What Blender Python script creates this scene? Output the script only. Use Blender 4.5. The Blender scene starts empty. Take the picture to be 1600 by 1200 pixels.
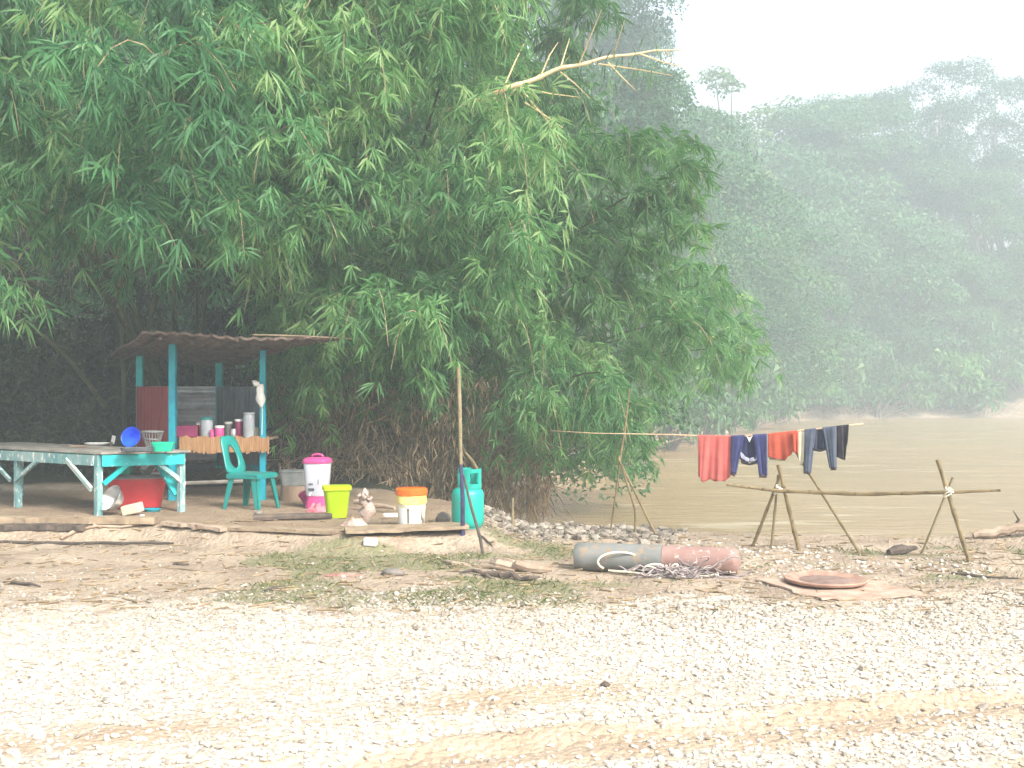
import bpy, math, random
import numpy as np
from mathutils import Vector, Matrix, Euler

rnd = random.Random(7)
rng = np.random.default_rng(11)
F = 1800.0          # focal length in photo pixels (1600 wide)
CZ = 1.65           # eye height
R = math.radians
sc = bpy.context.scene
col = sc.collection

# ------------------------------------------------------------------ scene settings
cam_d = bpy.data.cameras.new('camera')
cam = bpy.data.objects.new('camera', cam_d)
col.objects.link(cam)
cam.location = (0, 0, CZ)
cam.rotation_euler = (R(90), 0, 0)
cam_d.sensor_width = 36
cam_d.lens = 36 * F / 1600
cam_d.clip_start = 0.1
cam_d.clip_end = 2000
sc.camera = cam
sc.view_settings.view_transform = 'Standard'
sc.view_settings.look = 'None'
sc.view_settings.exposure = 1.5
sc.view_settings.gamma = 1
sc.render.engine = 'CYCLES'
cy = sc.cycles
cy.use_denoising = True
try:
    cy.denoiser = 'OPENIMAGEDENOISE'
except Exception:
    pass
cy.use_adaptive_sampling = True
cy.adaptive_threshold = 0.02
cy.max_bounces = 6
cy.diffuse_bounces = 3
cy.glossy_bounces = 2
cy.transmission_bounces = 3
cy.volume_bounces = 1
cy.transparent_max_bounces = 6
cy.sample_clamp_indirect = 4

SUN = Vector((0.55, -0.66, 0.72)).normalized()
w = bpy.data.worlds.new('World')
sc.world = w
w.use_nodes = True
nt = w.node_tree
bg = nt.nodes['Background']
sky = nt.nodes.new('ShaderNodeTexSky')
sky.sky_type = 'NISHITA'
sky.sun_disc = False
sky.sun_elevation = math.asin(SUN.z)
sky.sun_rotation = math.atan2(SUN.x, SUN.y)
sky.air_density = 1.0
sky.dust_density = 6.0
sky.ozone_density = 1.0
hs = nt.nodes.new('ShaderNodeHueSaturation')
hs.inputs['Saturation'].default_value = 0.42
nt.links.new(sky.outputs[0], hs.inputs['Color'])
nt.links.new(hs.outputs[0], bg.inputs['Color'])
bg.inputs['Strength'].default_value = 0.13
sd = bpy.data.lights.new('sun', 'SUN')
sd.energy = 2.3
sd.angle = R(18)
sd.color = (1.0, 0.95, 0.87)
so = bpy.data.objects.new('sun', sd)
col.objects.link(so)
so.location = (0, 0, 60)
so.rotation_euler = SUN.to_track_quat('Z', 'Y').to_euler()


# ------------------------------------------------------------------ terrain function
def sm(a, b, x):
    t = np.clip((x - a) / (b - a), 0, 1)
    return t * t * (3 - 2 * t)


def vnoise(x, y, seed=0):
    x = np.asarray(x, float)
    y = np.asarray(y, float)
    xi = np.floor(x).astype(np.int64)
    yi = np.floor(y).astype(np.int64)
    fx = x - xi
    fy = y - yi
    fx = fx * fx * (3 - 2 * fx)
    fy = fy * fy * (3 - 2 * fy)

    def h(a, b):
        n = (a * 374761393 + b * 668265263 + seed * 974634777) & 0xffffffff
        n = ((n ^ (n >> 13)) * 1274126177) & 0xffffffff
        n = n ^ (n >> 16)
        return (n & 0xffff) / 65535.0
    return (h(xi, yi) * (1 - fx) + h(xi + 1, yi) * fx) * (1 - fy) + (h(xi, yi + 1) * (1 - fx) + h(xi + 1, yi + 1) * fx) * fy


def fbm(x, y, seed=0, o=3):
    s = 0
    a = 0.5
    for k in range(o):
        s = s + a * (vnoise(x * 2 ** k, y * 2 ** k, seed + k) - .5)
        a *= .5
    return s


RIV = np.array([(-0.9, 22.5), (-0.55, 19.5), (0.35, 16.9), (1.5, 15.7), (3, 15.0), (5, 14.6), (8, 14.2), (14, 13), (40, 9), (230, 0),
                (230, 130), (78, 110), (47, 105), (37, 105), (24.6, 97.5), (17, 80.6), (8.8, 61), (5.7, 49.4), (1.7, 40), (-.4, 29)], float)
WATER = -1.4


def sdf(X, Y):
    X = np.asarray(X, float)
    Y = np.asarray(Y, float)
    d = np.full(X.shape, 1e9)
    ins = np.zeros(X.shape, bool)
    n = len(RIV)
    for i in range(n):
        ax, ay = RIV[i]
        bx, by = RIV[(i + 1) % n]
        dx, dy = bx - ax, by - ay
        t = np.clip(((X - ax) * dx + (Y - ay) * dy) / (dx * dx + dy * dy), 0, 1)
        d = np.minimum(d, np.hypot(X - ax - t * dx, Y - ay - t * dy))
        c = (ay > Y) != (by > Y)
        xx = ax + (Y - ay) / (dy if dy else 1e-9) * dx
        ins ^= c & (X < xx)
    return np.where(ins, -d, d)


TRK0, TRKD = np.array((-0.56, 5.05)), np.array((3.25, 1.03)) / math.hypot(3.25, 1.03)


def track_d(X, Y):
    return (X - TRK0[0]) * -TRKD[1] + (Y - TRK0[1]) * TRKD[0] + 0.18 * (vnoise(X * .6, Y * .6, 91) - .5)


def plat_edge(X):
    return 12.35 - 0.75 * sm(-4.2, -1.2, X) + .25 * (vnoise(np.asarray(X) * 1.3, 0 * np.asarray(X), 5) - .5)


def hgt(X, Y):
    X = np.asarray(X, float)
    Y = np.asarray(Y, float)
    s = sdf(X, Y)
    sn = s + .5 * fbm(X * .8, Y * .8, 33)
    near = 1 - sm(15.5, 19.5, Y)
    zn = WATER - .03 + np.clip(sn, -4, 0) * .35 + 1.43 * sm(0, 2.4, sn)
    sf = s + 1.2 * fbm(X * .25, Y * .25, 44)
    zf = WATER - .03 + np.clip(sf, -5, 0) * .35 + .95 * sm(0, 1.2, sf) + .7 * sm(.8, 2.5, sf) + np.clip(sf - 1.2, 0, 60) * .17 * (1 + .6 * fbm(X * .06, Y * .06, 3))
    z = near * zn + (1 - near) * zf
    e = plat_edge(X)
    onp = (1 - sm(-.35, .15, X))
    z = z + .15 * sm(e - .42, e - .02, Y) * onp * near
    z = z + .15 * onp * (1 - near)
    # right-hand mound by the water
    z = z + .30 * np.exp(-(((X - 6.3) / 1.1) ** 2 + ((Y - 12.4) / .7) ** 2))
    fade = near * (1 - sm(20, 40, np.abs(X)))
    td = track_d(X, Y)
    rut = np.exp(-(td / .10) ** 2) + .8 * np.exp(-((td - .38) / .08) ** 2) + np.exp(-((td + .95) / .12) ** 2)
    z = z - .035 * rut * fade * sm(3.0, 4.2, X * .6 + 5) + .018 * np.exp(-((td - .2) / .06) ** 2) * fade
    z = z + fade * (.05 * fbm(X * 1.1, Y * 1.1, 8) + .035 * fbm(X * 5, Y * 5, 9) * sm(8, 9.5, Y) + .012 * fbm(X * 9, Y * 9, 19))
    z = z + (1 - near) * .5 * fbm(X * .5, Y * .5, 71)
    return z


def H1(x, y):
    return float(hgt(np.array([x]), np.array([y]))[0])


def PZ(px, py, z):
    y = F * (CZ - z) / (py - 600)
    return Vector(((px - 800) / F * y, y, z))


def PY(px, py, y):
    return Vector(((px - 800) / F * y, y, CZ - (py - 600) / F * y))


def G(px, py):
    """where the pixel's ray meets the terrain"""
    ys = np.arange(3.5, 120, .02)
    xs = (px - 800) / F * ys
    zs = CZ - (py - 600) / F * ys
    d = zs - hgt(xs, ys)
    i = int(np.argmax(d < 0))
    return Vector((xs[i], ys[i], float(hgt(xs[i:i + 1], ys[i:i + 1])[0])))


# ------------------------------------------------------------------ materials
def newmat(name):
    m = bpy.data.materials.new(name)
    m.use_nodes = True
    n = m.node_tree
    b = n.nodes['Principled BSDF']
    return m, n, b


def N(nt, t, **k):
    n = nt.nodes.new(t)
    for a, v in k.items():
        setattr(n, a, v)
    return n


def mixc(nt, fac, a, b):
    n = nt.nodes.new('ShaderNodeMix')
    n.data_type = 'RGBA'
    for i, v in ((0, fac), (6, a), (7, b)):
        if isinstance(v, (int, float)):
            n.inputs[i].default_value = v
        elif isinstance(v, tuple):
            n.inputs[i].default_value = (*v, 1)
        else:
            nt.links.new(v, n.inputs[i])
    return n.outputs[2]


def noise(nt, scale, detail=4, rough=.55, vec=None, mapscale=None):
    n = nt.nodes.new('ShaderNodeTexNoise')
    n.inputs['Scale'].default_value = scale
    n.inputs['Detail'].default_value = detail
    n.inputs['Roughness'].default_value = rough
    if vec is None:
        tc = nt.nodes.new('ShaderNodeTexCoord')
        vec = tc.outputs['Object']
    if mapscale:
        mp = nt.nodes.new('ShaderNodeMapping')
        mp.inputs['Scale'].default_value = mapscale
        nt.links.new(vec, mp.inputs['Vector'])
        vec = mp.outputs[0]
    nt.links.new(vec, n.inputs['Vector'])
    return n.outputs['Fac']


def ramp(nt, fac, stops, interp='LINEAR'):
    n = nt.nodes.new('ShaderNodeValToRGB')
    n.color_ramp.interpolation = interp
    el = n.color_ramp.elements
    while len(el) < len(stops):
        el.new(.5)
    for e, (p, c) in zip(el, stops):
        e.position = p
        e.color = (*c, 1) if isinstance(c, tuple) else (c, c, c, 1)
    nt.links.new(fac, n.inputs[0])
    return n.outputs[0]


def bump(nt, b, h, strength, dist=.02):
    n = nt.nodes.new('ShaderNodeBump')
    n.inputs['Strength'].default_value = strength
    n.inputs['Distance'].default_value = dist
    nt.links.new(h, n.inputs['Height'])
    nt.links.new(n.outputs[0], b.inputs['Normal'])


def pm(name, c1, c2, scale=8, rough=.6, bmp=.2, mapscale=None, lo=.35, hi=.65, metal=0, wear=None, wearlvl=.62, spec=.4):
    m, n, b = newmat(name)
    f = noise(n, scale, mapscale=mapscale)
    c = ramp(n, f, [(lo, c1), (hi, c2)])
    if wear:
        g = noise(n, scale * 3.1, 6, .65, mapscale=mapscale)
        c = mixc(n, ramp(n, g, [(wearlvl, 0.), (wearlvl + .05, 1.)]), c, wear)
    n.links.new(c, b.inputs['Base Color'])
    b.inputs['Roughness'].default_value = rough
    b.inputs['Metallic'].default_value = metal
    b.inputs['Specular IOR Level'].default_value = spec
    if bmp:
        bump(n, b, noise(n, scale * 4, 5, mapscale=mapscale), bmp, .01)
    return m


def leafmat(name, stops, trans=.32, rough=.5):
    m, n, b = newmat(name)
    a = N(n, 'ShaderNodeAttribute')
    a.attribute_name = 'tint'
    c = ramp(n, a.outputs['Fac'], stops)
    n.links.new(c, b.inputs['Base Color'])
    b.inputs['Roughness'].default_value = rough
    b.inputs['Specular IOR Level'].default_value = .35
    t = N(n, 'ShaderNodeBsdfTranslucent')
    hsv = N(n, 'ShaderNodeHueSaturation')
    hsv.inputs['Value'].default_value = 1.5
    hsv.inputs['Saturation'].default_value = 1.1
    n.links.new(c, hsv.inputs['Color'])
    n.links.new(hsv.outputs[0], t.inputs['Color'])
    mx = N(n, 'ShaderNodeMixShader')
    mx.inputs[0].default_value = trans
    n.links.new(b.outputs[0], mx.inputs[1])
    n.links.new(t.outputs[0], mx.inputs[2])
    n.links.new(mx.outputs[0], n.nodes['Material Output'].inputs['Surface'])
    return m


TEAL = (0.012, 0.30, 0.30)
M = {}
M['teal_paint'] = pm('teal_paint', (0.006, 0.33, 0.35), (0.01, 0.46, 0.46), 5, .5, .15, wear=(.55, .6, .58), wearlvl=.63)
M['faded_shaded_teal_paint'] = pm('faded_shaded_teal_paint', (0.09, 0.234, 0.243), (0.27, 0.378, 0.369), 6, .65, .25, mapscale=(1, 1, .4), wear=(.62, .62, .58), wearlvl=.56)
M['white_teal_paint'] = pm('white_teal_paint', (.6, .66, .63), (.25, .55, .5), 4, .6, .2)
M['blue_teal_paint'] = pm('blue_teal_paint', (0.0036, 0.225, 0.324), (0.0054, 0.342, 0.423), 5, .5, .15, wear=(.02, .06, .2), wearlvl=.64)
M['teal_plastic'] = pm('teal_plastic', (0.006, 0.18, 0.165), (0.0112, 0.225, 0.203), 4, .35, .03, wear=(.10, .24, .2), wearlvl=.63)
M['grey_board'] = pm('grey_board', (0.17, 0.153, 0.136), (0.306, 0.281, 0.246), 5, .75, .4, mapscale=(1, 1, 1), wear=(.10, .09, .08), wearlvl=.66)
M['weathered_wood'] = pm('weathered_wood', (0.208, 0.152, 0.1), (0.32, 0.248, 0.168), 7, .85, .5, wear=(.12, .085, .06), wearlvl=.6)
M['drift_wood'] = pm('drift_wood', (0.247, 0.173, 0.12), (0.39, 0.307, 0.232), 8, .85, .5, wear=(.14, .09, .07), wearlvl=.62)
M['dark_wood'] = pm('dark_wood', (.05, .04, .033), (.12, .09, .07), 9, .8, .5)
M['dark_stick'] = pm('dark_stick', (.04, .035, .03), (.09, .07, .055), 9, .8, .5)
M['roof_thatch'] = pm('roof_thatch', (0.08, 0.0544, 0.0416), (0.176, 0.128, 0.104), 10, .9, .6, mapscale=(1, .25, 1), wear=(.05, .035, .03), wearlvl=.6)
M['pole_wood'] = pm('pole_wood', (0.16, 0.132, 0.072), (0.256, 0.216, 0.124), 6, .6, .25, wear=(.13, .10, .05), wearlvl=.6)
M['bamboo_pole'] = pm('bamboo_pole', (.125, .092, .043), (.225, .172, .085), 6, .5, .2, wear=(.07, .05, .025), wearlvl=.58)
M['pale_bamboo'] = pm('pale_bamboo', (.50, .44, .28), (.62, .56, .40), 6, .5, .2)
M['navy_pole'] = pm('navy_pole', (.02, .02, .05), (.05, .045, .12), 6, .5, .2)
M['red_sheet'] = pm('red_sheet', (0.208, 0.017, 0.0208), (0.284, 0.0331, 0.0331), 5, .45, .1, wear=(.16, .05, .04), wearlvl=.66)
M['zinc_sheet'] = pm('zinc_sheet', (.62, .64, .67), (.82, .84, .86), 5, .28, .1, metal=.7, wear=(.35, .29, .25), wearlvl=.64)
M['grey_sheet'] = pm('grey_sheet', (0.104, 0.128, 0.152), (0.176, 0.2, 0.224), 4, .5, .1, metal=.3, wear=(.14, .10, .08), wearlvl=.68)
M['slat_brown'] = pm('slat_brown', (0.272, 0.136, 0.06), (0.4, 0.232, 0.112), 14, .8, .4, mapscale=(3, 3, .3))
M['red_plastic'] = pm('red_plastic', (.46, .022, .03), (.54, .035, .042), 4, .4, .03, wear=(.30, .12, .09), wearlvl=.63)
M['grey_plastic'] = pm('grey_plastic', (.12, .13, .13), (.2, .21, .2), 6, .5, .05)
M['blue_plastic'] = pm('blue_plastic', (.005, .05, .62), (.01, .10, .75), 4, .3, .02)
M['green_plastic'] = pm('green_plastic', (.005, .36, .22), (.01, .42, .27), 4, .35, .02, wear=(.12, .26, .17), wearlvl=.63)
M['lime_plastic'] = pm('lime_plastic', (0.374, 0.561, 0.0051), (0.425, 0.612, 0.0085), 4, .35, .02, wear=(.34, .36, .08), wearlvl=.63)
M['pink_plastic'] = pm('pink_plastic', (0.49, 0.0476, 0.204), (0.544, 0.0816, 0.258), 4, .35, .02, wear=(.5, .2, .3), wearlvl=.63)
M['orange_plastic'] = pm('orange_plastic', (0.64, 0.112, 0.0096), (0.688, 0.152, 0.016), 4, .35, .02, wear=(.55, .22, .1), wearlvl=.63)
M['frosted_plastic'] = pm('frosted_plastic', (0.468, 0.486, 0.558), (0.558, 0.576, 0.63), 6, .25, .04)
M['clear_plastic'] = pm('clear_plastic', (0.28, 0.296, 0.32), (0.36, 0.376, 0.4), 6, .2, .02)
M['maroon_plastic'] = pm('maroon_plastic', (.16, .01, .06), (.22, .02, .08), 6, .35, .02)
M['white_plastic'] = pm('white_plastic', (.66, .65, .62), (.76, .75, .72), 6, .4, .03)
M['cream_plastic'] = pm('cream_plastic', (0.48, 0.432, 0.32), (0.544, 0.496, 0.384), 6, .55, .08, wear=(.45, .38, .28), wearlvl=.64)
M['pail_yellow'] = pm('pail_yellow', (.80, .62, .10), (.82, .70, .26), 6, .4, .03)
M['pail_white'] = pm('pail_white', (0.702, 0.63, 0.45), (0.738, 0.702, 0.576), 5, .4, .03, wear=(.62, .5, .33), wearlvl=.66)
M['print_dark'] = pm('print_dark', (.05, .06, .07), (.10, .11, .12), 12, .5, .02)
M['steel'] = pm('steel', (.5, .5, .5), (.72, .72, .72), 4, .28, .08, metal=.85)
M['cylinder_paint'] = pm('cylinder_paint', (0.00492, 0.279, 0.23), (0.0082, 0.344, 0.279), 5, .4, .06, wear=(.16, .12, .08), wearlvl=.63)
M['wrapper'] = pm('wrapper', (0.307, 0.208, 0.164), (0.406, 0.367, 0.327), 14, .6, .4, wear=(.32, .10, .06), wearlvl=.58)
M['pink_cloth'] = pm('pink_cloth', (.50, .10, .14), (.62, .24, .27), 16, .9, .3)
M['faded_rag'] = pm('faded_rag', (.26, .12, .10), (.34, .19, .15), 16, .9, .3)
M['red_cloth'] = pm('red_cloth', (.40, .085, .075), (.47, .115, .10), 10, .95, .15)
M['rust_cloth'] = pm('rust_cloth', (.32, .05, .025), (.39, .075, .04), 10, .95, .15)
M['navy_cloth'] = pm('navy_cloth', (0.021, 0.0255, 0.09), (0.0413, 0.045, 0.143), 9, .95, .25)
M['navy_dark_cloth'] = pm('navy_dark_cloth', (.012, .014, .05), (.02, .024, .075), 9, .95, .25)
M['slate_cloth'] = pm('slate_cloth', (0.048, 0.0624, 0.096), (0.08, 0.096, 0.136), 9, .95, .25)
M['slate_dark_cloth'] = pm('slate_dark_cloth', (.02, .024, .05), (.035, .04, .07), 9, .95, .25)
M['black_cloth'] = pm('black_cloth', (.012, .011, .018), (.03, .026, .035), 9, .95, .25)
M['cuff_cloth'] = pm('cuff_cloth', (.05, .035, .03), (.09, .06, .05), 9, .95, .25)
M['pale_cloth'] = pm('pale_cloth', (.62, .60, .44), (.72, .70, .56), 9, .95, .25)
M['rope'] = pm('rope', (.60, .55, .42), (.72, .67, .55), 30, .9, .3)
M['line_rope'] = pm('line_rope', (0.464, 0.32, 0.192), (0.528, 0.4, 0.272), 30, .9, .2)
M['pipe_grey'] = pm('pipe_grey', (0.122, 0.13, 0.122), (0.18, 0.187, 0.18), 3.5, .65, .25, wear=(.24, .185, .13), wearlvl=.53)
M['pipe_pink'] = pm('pipe_pink', (0.225, 0.131, 0.112), (0.3, 0.191, 0.165), 4, .65, .25, wear=(.46, .36, .30), wearlvl=.57)
M['net'] = pm('net', (.20, .165, .165), (.36, .31, .30), 22, .95, .4)
M['rust_pan'] = pm('rust_pan', (0.252, 0.14, 0.101), (0.378, 0.252, 0.189), 9, .8, .3, wear=(.24, .12, .08), wearlvl=.6)
M['pan_inside'] = pm('pan_inside', (0.154, 0.098, 0.077), (0.238, 0.168, 0.14), 9, .9, .4)
M['ply_sheet'] = pm('ply_sheet', (0.331, 0.209, 0.151), (0.446, 0.324, 0.252), 6, .85, .3, wear=(.4, .35, .28), wearlvl=.6)
M['rock'] = pm('rock', (0.112, 0.101, 0.0875), (0.252, 0.231, 0.203), 6, .9, .6)
M['white_block'] = pm('white_block', (0.528, 0.504, 0.464), (0.624, 0.608, 0.576), 8, .8, .3)
M['stump'] = pm('stump', (0.165, 0.112, 0.075), (0.247, 0.18, 0.128), 6, .9, .5, mapscale=(1, 1, .3))
M['bark'] = pm('bark', (0.096, 0.084, 0.072), (0.192, 0.174, 0.15), 3, .9, .6, mapscale=(1, 1, .25))
M['culm_green'] = pm('culm_green', (0.0455, 0.0618, 0.0195), (0.0975, 0.0975, 0.039), 3, .5, .15)
M['culm_bare'] = pm('culm_bare', (.46, .35, .17), (.56, .44, .24), 4, .5, .15)
M['twig'] = pm('twig', (0.155, 0.116, 0.0698), (0.342, 0.255, 0.155), 6, .85, .2)
M['leaf_bamboo'] = leafmat('leaf_bamboo', [(0, (0.04, 0.121, 0.0557)), (.45, (0.08, 0.223, 0.0895)), (.8, (0.16, 0.317, 0.121)), (.93, (0.293, 0.405, 0.169)), (1, (0.534, 0.567, 0.327))], .44)
M['leaf_bamboo_yellow'] = leafmat('leaf_bamboo_yellow', [(0, (0.051, 0.13, 0.0372)), (.45, (0.102, 0.24, 0.0676)), (.85, (0.184, 0.351, 0.101)), (1, (0.347, 0.39, 0.186))], .44)
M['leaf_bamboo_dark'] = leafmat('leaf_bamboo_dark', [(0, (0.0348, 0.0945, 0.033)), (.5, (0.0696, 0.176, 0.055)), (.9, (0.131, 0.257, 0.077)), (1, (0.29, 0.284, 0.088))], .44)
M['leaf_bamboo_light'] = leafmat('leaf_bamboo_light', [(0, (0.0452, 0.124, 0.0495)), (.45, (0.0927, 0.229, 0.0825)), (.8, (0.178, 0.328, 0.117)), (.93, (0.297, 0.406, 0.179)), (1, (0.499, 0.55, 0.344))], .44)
M['leaf_tree_dark'] = leafmat('leaf_tree_dark', [(0, (0.016, 0.0527, 0.03)), (.5, (0.0288, 0.0892, 0.046)), (1, (0.06, 0.136, 0.065))], .25)
M['leaf_tree_pale'] = leafmat('leaf_tree_pale', [(0, (.05, .095, .03)), (.5, (.085, .16, .05)), (1, (.17, .23, .09))], .25)
M['leaf_tree'] = leafmat('leaf_tree', [(0, (0.0225, 0.0717, 0.0285)), (.5, (0.0405, 0.122, 0.0427)), (1, (0.084, 0.18, 0.0641))], .25)
M['leaf_shrub'] = leafmat('leaf_shrub', [(0, (0.0315, 0.096, 0.0357)), (.5, (0.0562, 0.154, 0.0536)), (1, (0.146, 0.23, 0.102))], .25)
M['leaf_shaded'] = leafmat('leaf_shaded', [(0, (.014, .026, .012)), (.6, (.026, .046, .018)), (1, (.06, .075, .03))], .2)  # greens darkened to stand in for the shade under the canopy
M['leaf_dry'] = leafmat('leaf_dry', [(0, (0.098, 0.0702, 0.0416)), (.6, (0.196, 0.142, 0.0845)), (1, (0.336, 0.257, 0.15))], .15, .8)
M['grass'] = leafmat('grass', [(0, (.05, .085, .022)), (.6, (.12, .165, .05)), (1, (.32, .27, .13))], .3)


def stone_mat():
    m, n, b = newmat('stones')
    a = N(n, 'ShaderNodeAttribute')
    a.attribute_name = 'tint'
    c = ramp(n, a.outputs['Fac'], [(0, (.07, .06, .05)), (.12, (.20, .175, .145)), (.3, (.32, .29, .25)), (.6, (.49, .45, .395)), (1, (.65, .615, .56))])
    c = mixc(n, ramp(n, noise(n, 40, 3), [(.45, 0.), (.7, .35)]), c, (.42, .33, .22))
    n.links.new(c, b.inputs['Base Color'])
    b.inputs['Roughness'].default_value = .85
    return m


M['stones'] = stone_mat()


def ground_mat():
    m, n, b = newmat('ground')
    tc = N(n, 'ShaderNodeTexCoord')
    P = tc.outputs['Object']

    def att(nm):
        a = N(n, 'ShaderNodeAttribute')
        a.attribute_name = nm
        return a.outputs['Fac']

    def sharpen(f, sc_, amt=.6, detail=5):
        nz = noise(n, sc_, detail, .65, P)
        ma = N(n, 'ShaderNodeMath', operation='MULTIPLY_ADD')
        n.links.new(nz, ma.inputs[0])
        ma.inputs[1].default_value = amt
        ma.inputs[2].default_value = -amt / 2
        ad = N(n, 'ShaderNodeMath', operation='ADD')
        n.links.new(ma.outputs[0], ad.inputs[0])
        n.links.new(f, ad.inputs[1])
        return ramp(n, ad.outputs[0], [(.38, 0.), (.62, 1.)])
    dirt = ramp(n, noise(n, 1.6, 8, .65, P), [(.3, (.22, .168, .122)), (.5, (.33, .262, .195)), (.72, (.43, .35, .265))])
    dirt = mixc(n, ramp(n, noise(n, 14, 6, .7, P), [(.5, 0.), (.75, .7)]), dirt, (.18, .145, .112))
    vor = N(n, 'ShaderNodeTexVoronoi')
    vor.inputs['Scale'].default_value = 24
    vor.inputs['Randomness'].default_value = 1
    nz = N(n, 'ShaderNodeTexNoise')
    nz.inputs['Scale'].default_value = 14
    n.links.new(P, nz.inputs['Vector'])
    dv = mixc(n, .06, P, nz.outputs['Color'])
    n.links.new(dv, vor.inputs['Vector'])
    sepv = N(n, 'ShaderNodeSeparateColor')
    n.links.new(vor.outputs['Color'], sepv.inputs[0])
    grav = ramp(n, sepv.outputs[0], [(0, (.30, .27, .235)), (.3, (.43, .395, .345)), (.7, (.54, .50, .44)), (1, (.63, .595, .54))])
    gap = ramp(n, vor.outputs['Distance'], [(.42, 0.), (.75, .75)])
    grav = mixc(n, gap, grav, (.40, .32, .22))
    grav = mixc(n, ramp(n, noise(n, .9, 6, .6, P), [(.42, 0.), (.68, .75)]), grav, (.42, .345, .265))
    trk = ramp(n, noise(n, 3, 8, .65, P), [(.3, (.33, .245, .17)), (.6, (.43, .34, .25)), (.8, (.47, .39, .30))])
    grs = ramp(n, noise(n, 6, 7, .7, P), [(.35, (.165, .165, .085)), (.6, (.225, .20, .125)), (.75, (.29, .235, .165))])
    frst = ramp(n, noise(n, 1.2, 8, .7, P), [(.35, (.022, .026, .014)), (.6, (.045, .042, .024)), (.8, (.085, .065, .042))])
    mud = ramp(n, noise(n, 1.5, 8, .7, P), [(.3, (.18, .13, .088)), (.6, (.28, .21, .145)), (.8, (.36, .285, .205))])
    c = mixc(n, sharpen(att('gravel'), 5, .9), dirt, grav)
    c = mixc(n, sharpen(att('grassy'), 9, 1.1), c, grs)
    c = mixc(n, sharpen(att('track'), 6, .7), c, trk)
    c = mixc(n, sharpen(att('mud'), 2, .7), c, mud)
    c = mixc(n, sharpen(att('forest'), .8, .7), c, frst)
    n.links.new(c, b.inputs['Base Color'])
    b.inputs['Roughness'].default_value = .92
    b.inputs['Specular IOR Level'].default_value = .2
    inv = N(n, 'ShaderNodeMath', operation='MULTIPLY_ADD')
    n.links.new(vor.outputs['Distance'], inv.inputs[0])
    inv.inputs[1].default_value = -1.2
    n.links.new(noise(n, 18, 8, .7, P), inv.inputs[2])
    bump(n, b, inv.outputs[0], .6, .03)
    return m


def water_mat():
    m, n, b = newmat('muddy_water')
    tc = N(n, 'ShaderNodeTexCoord')
    P = tc.outputs['Object']
    c = ramp(n, noise(n, .12, 5, .6, P, (1, 3, 1)), [(.35, (.275, .185, .088)), (.65, (.33, .23, .118))])
    foam = ramp(n, noise(n, .35, 7, .68, P, (.8, 3.2, 1)), [(.56, 0.), (.66, .7)])
    c = mixc(n, foam, c, (.48, .42, .30))
    n.links.new(c, b.inputs['Base Color'])
    b.inputs['Roughness'].default_value = .2
    b.inputs['Specular IOR Level'].default_value = .5
    b.inputs['IOR'].default_value = 1.33
    h = mixc(n, .5, noise(n, 1.6, 6, .6, P, (.8, 2.2, 1)), noise(n, .35, 4, .6, P, (.7, 2.4, 1)))
    bump(n, b, h, .45, .15)
    return m


M['ground'] = ground_mat()
M['water'] = water_mat()


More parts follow.
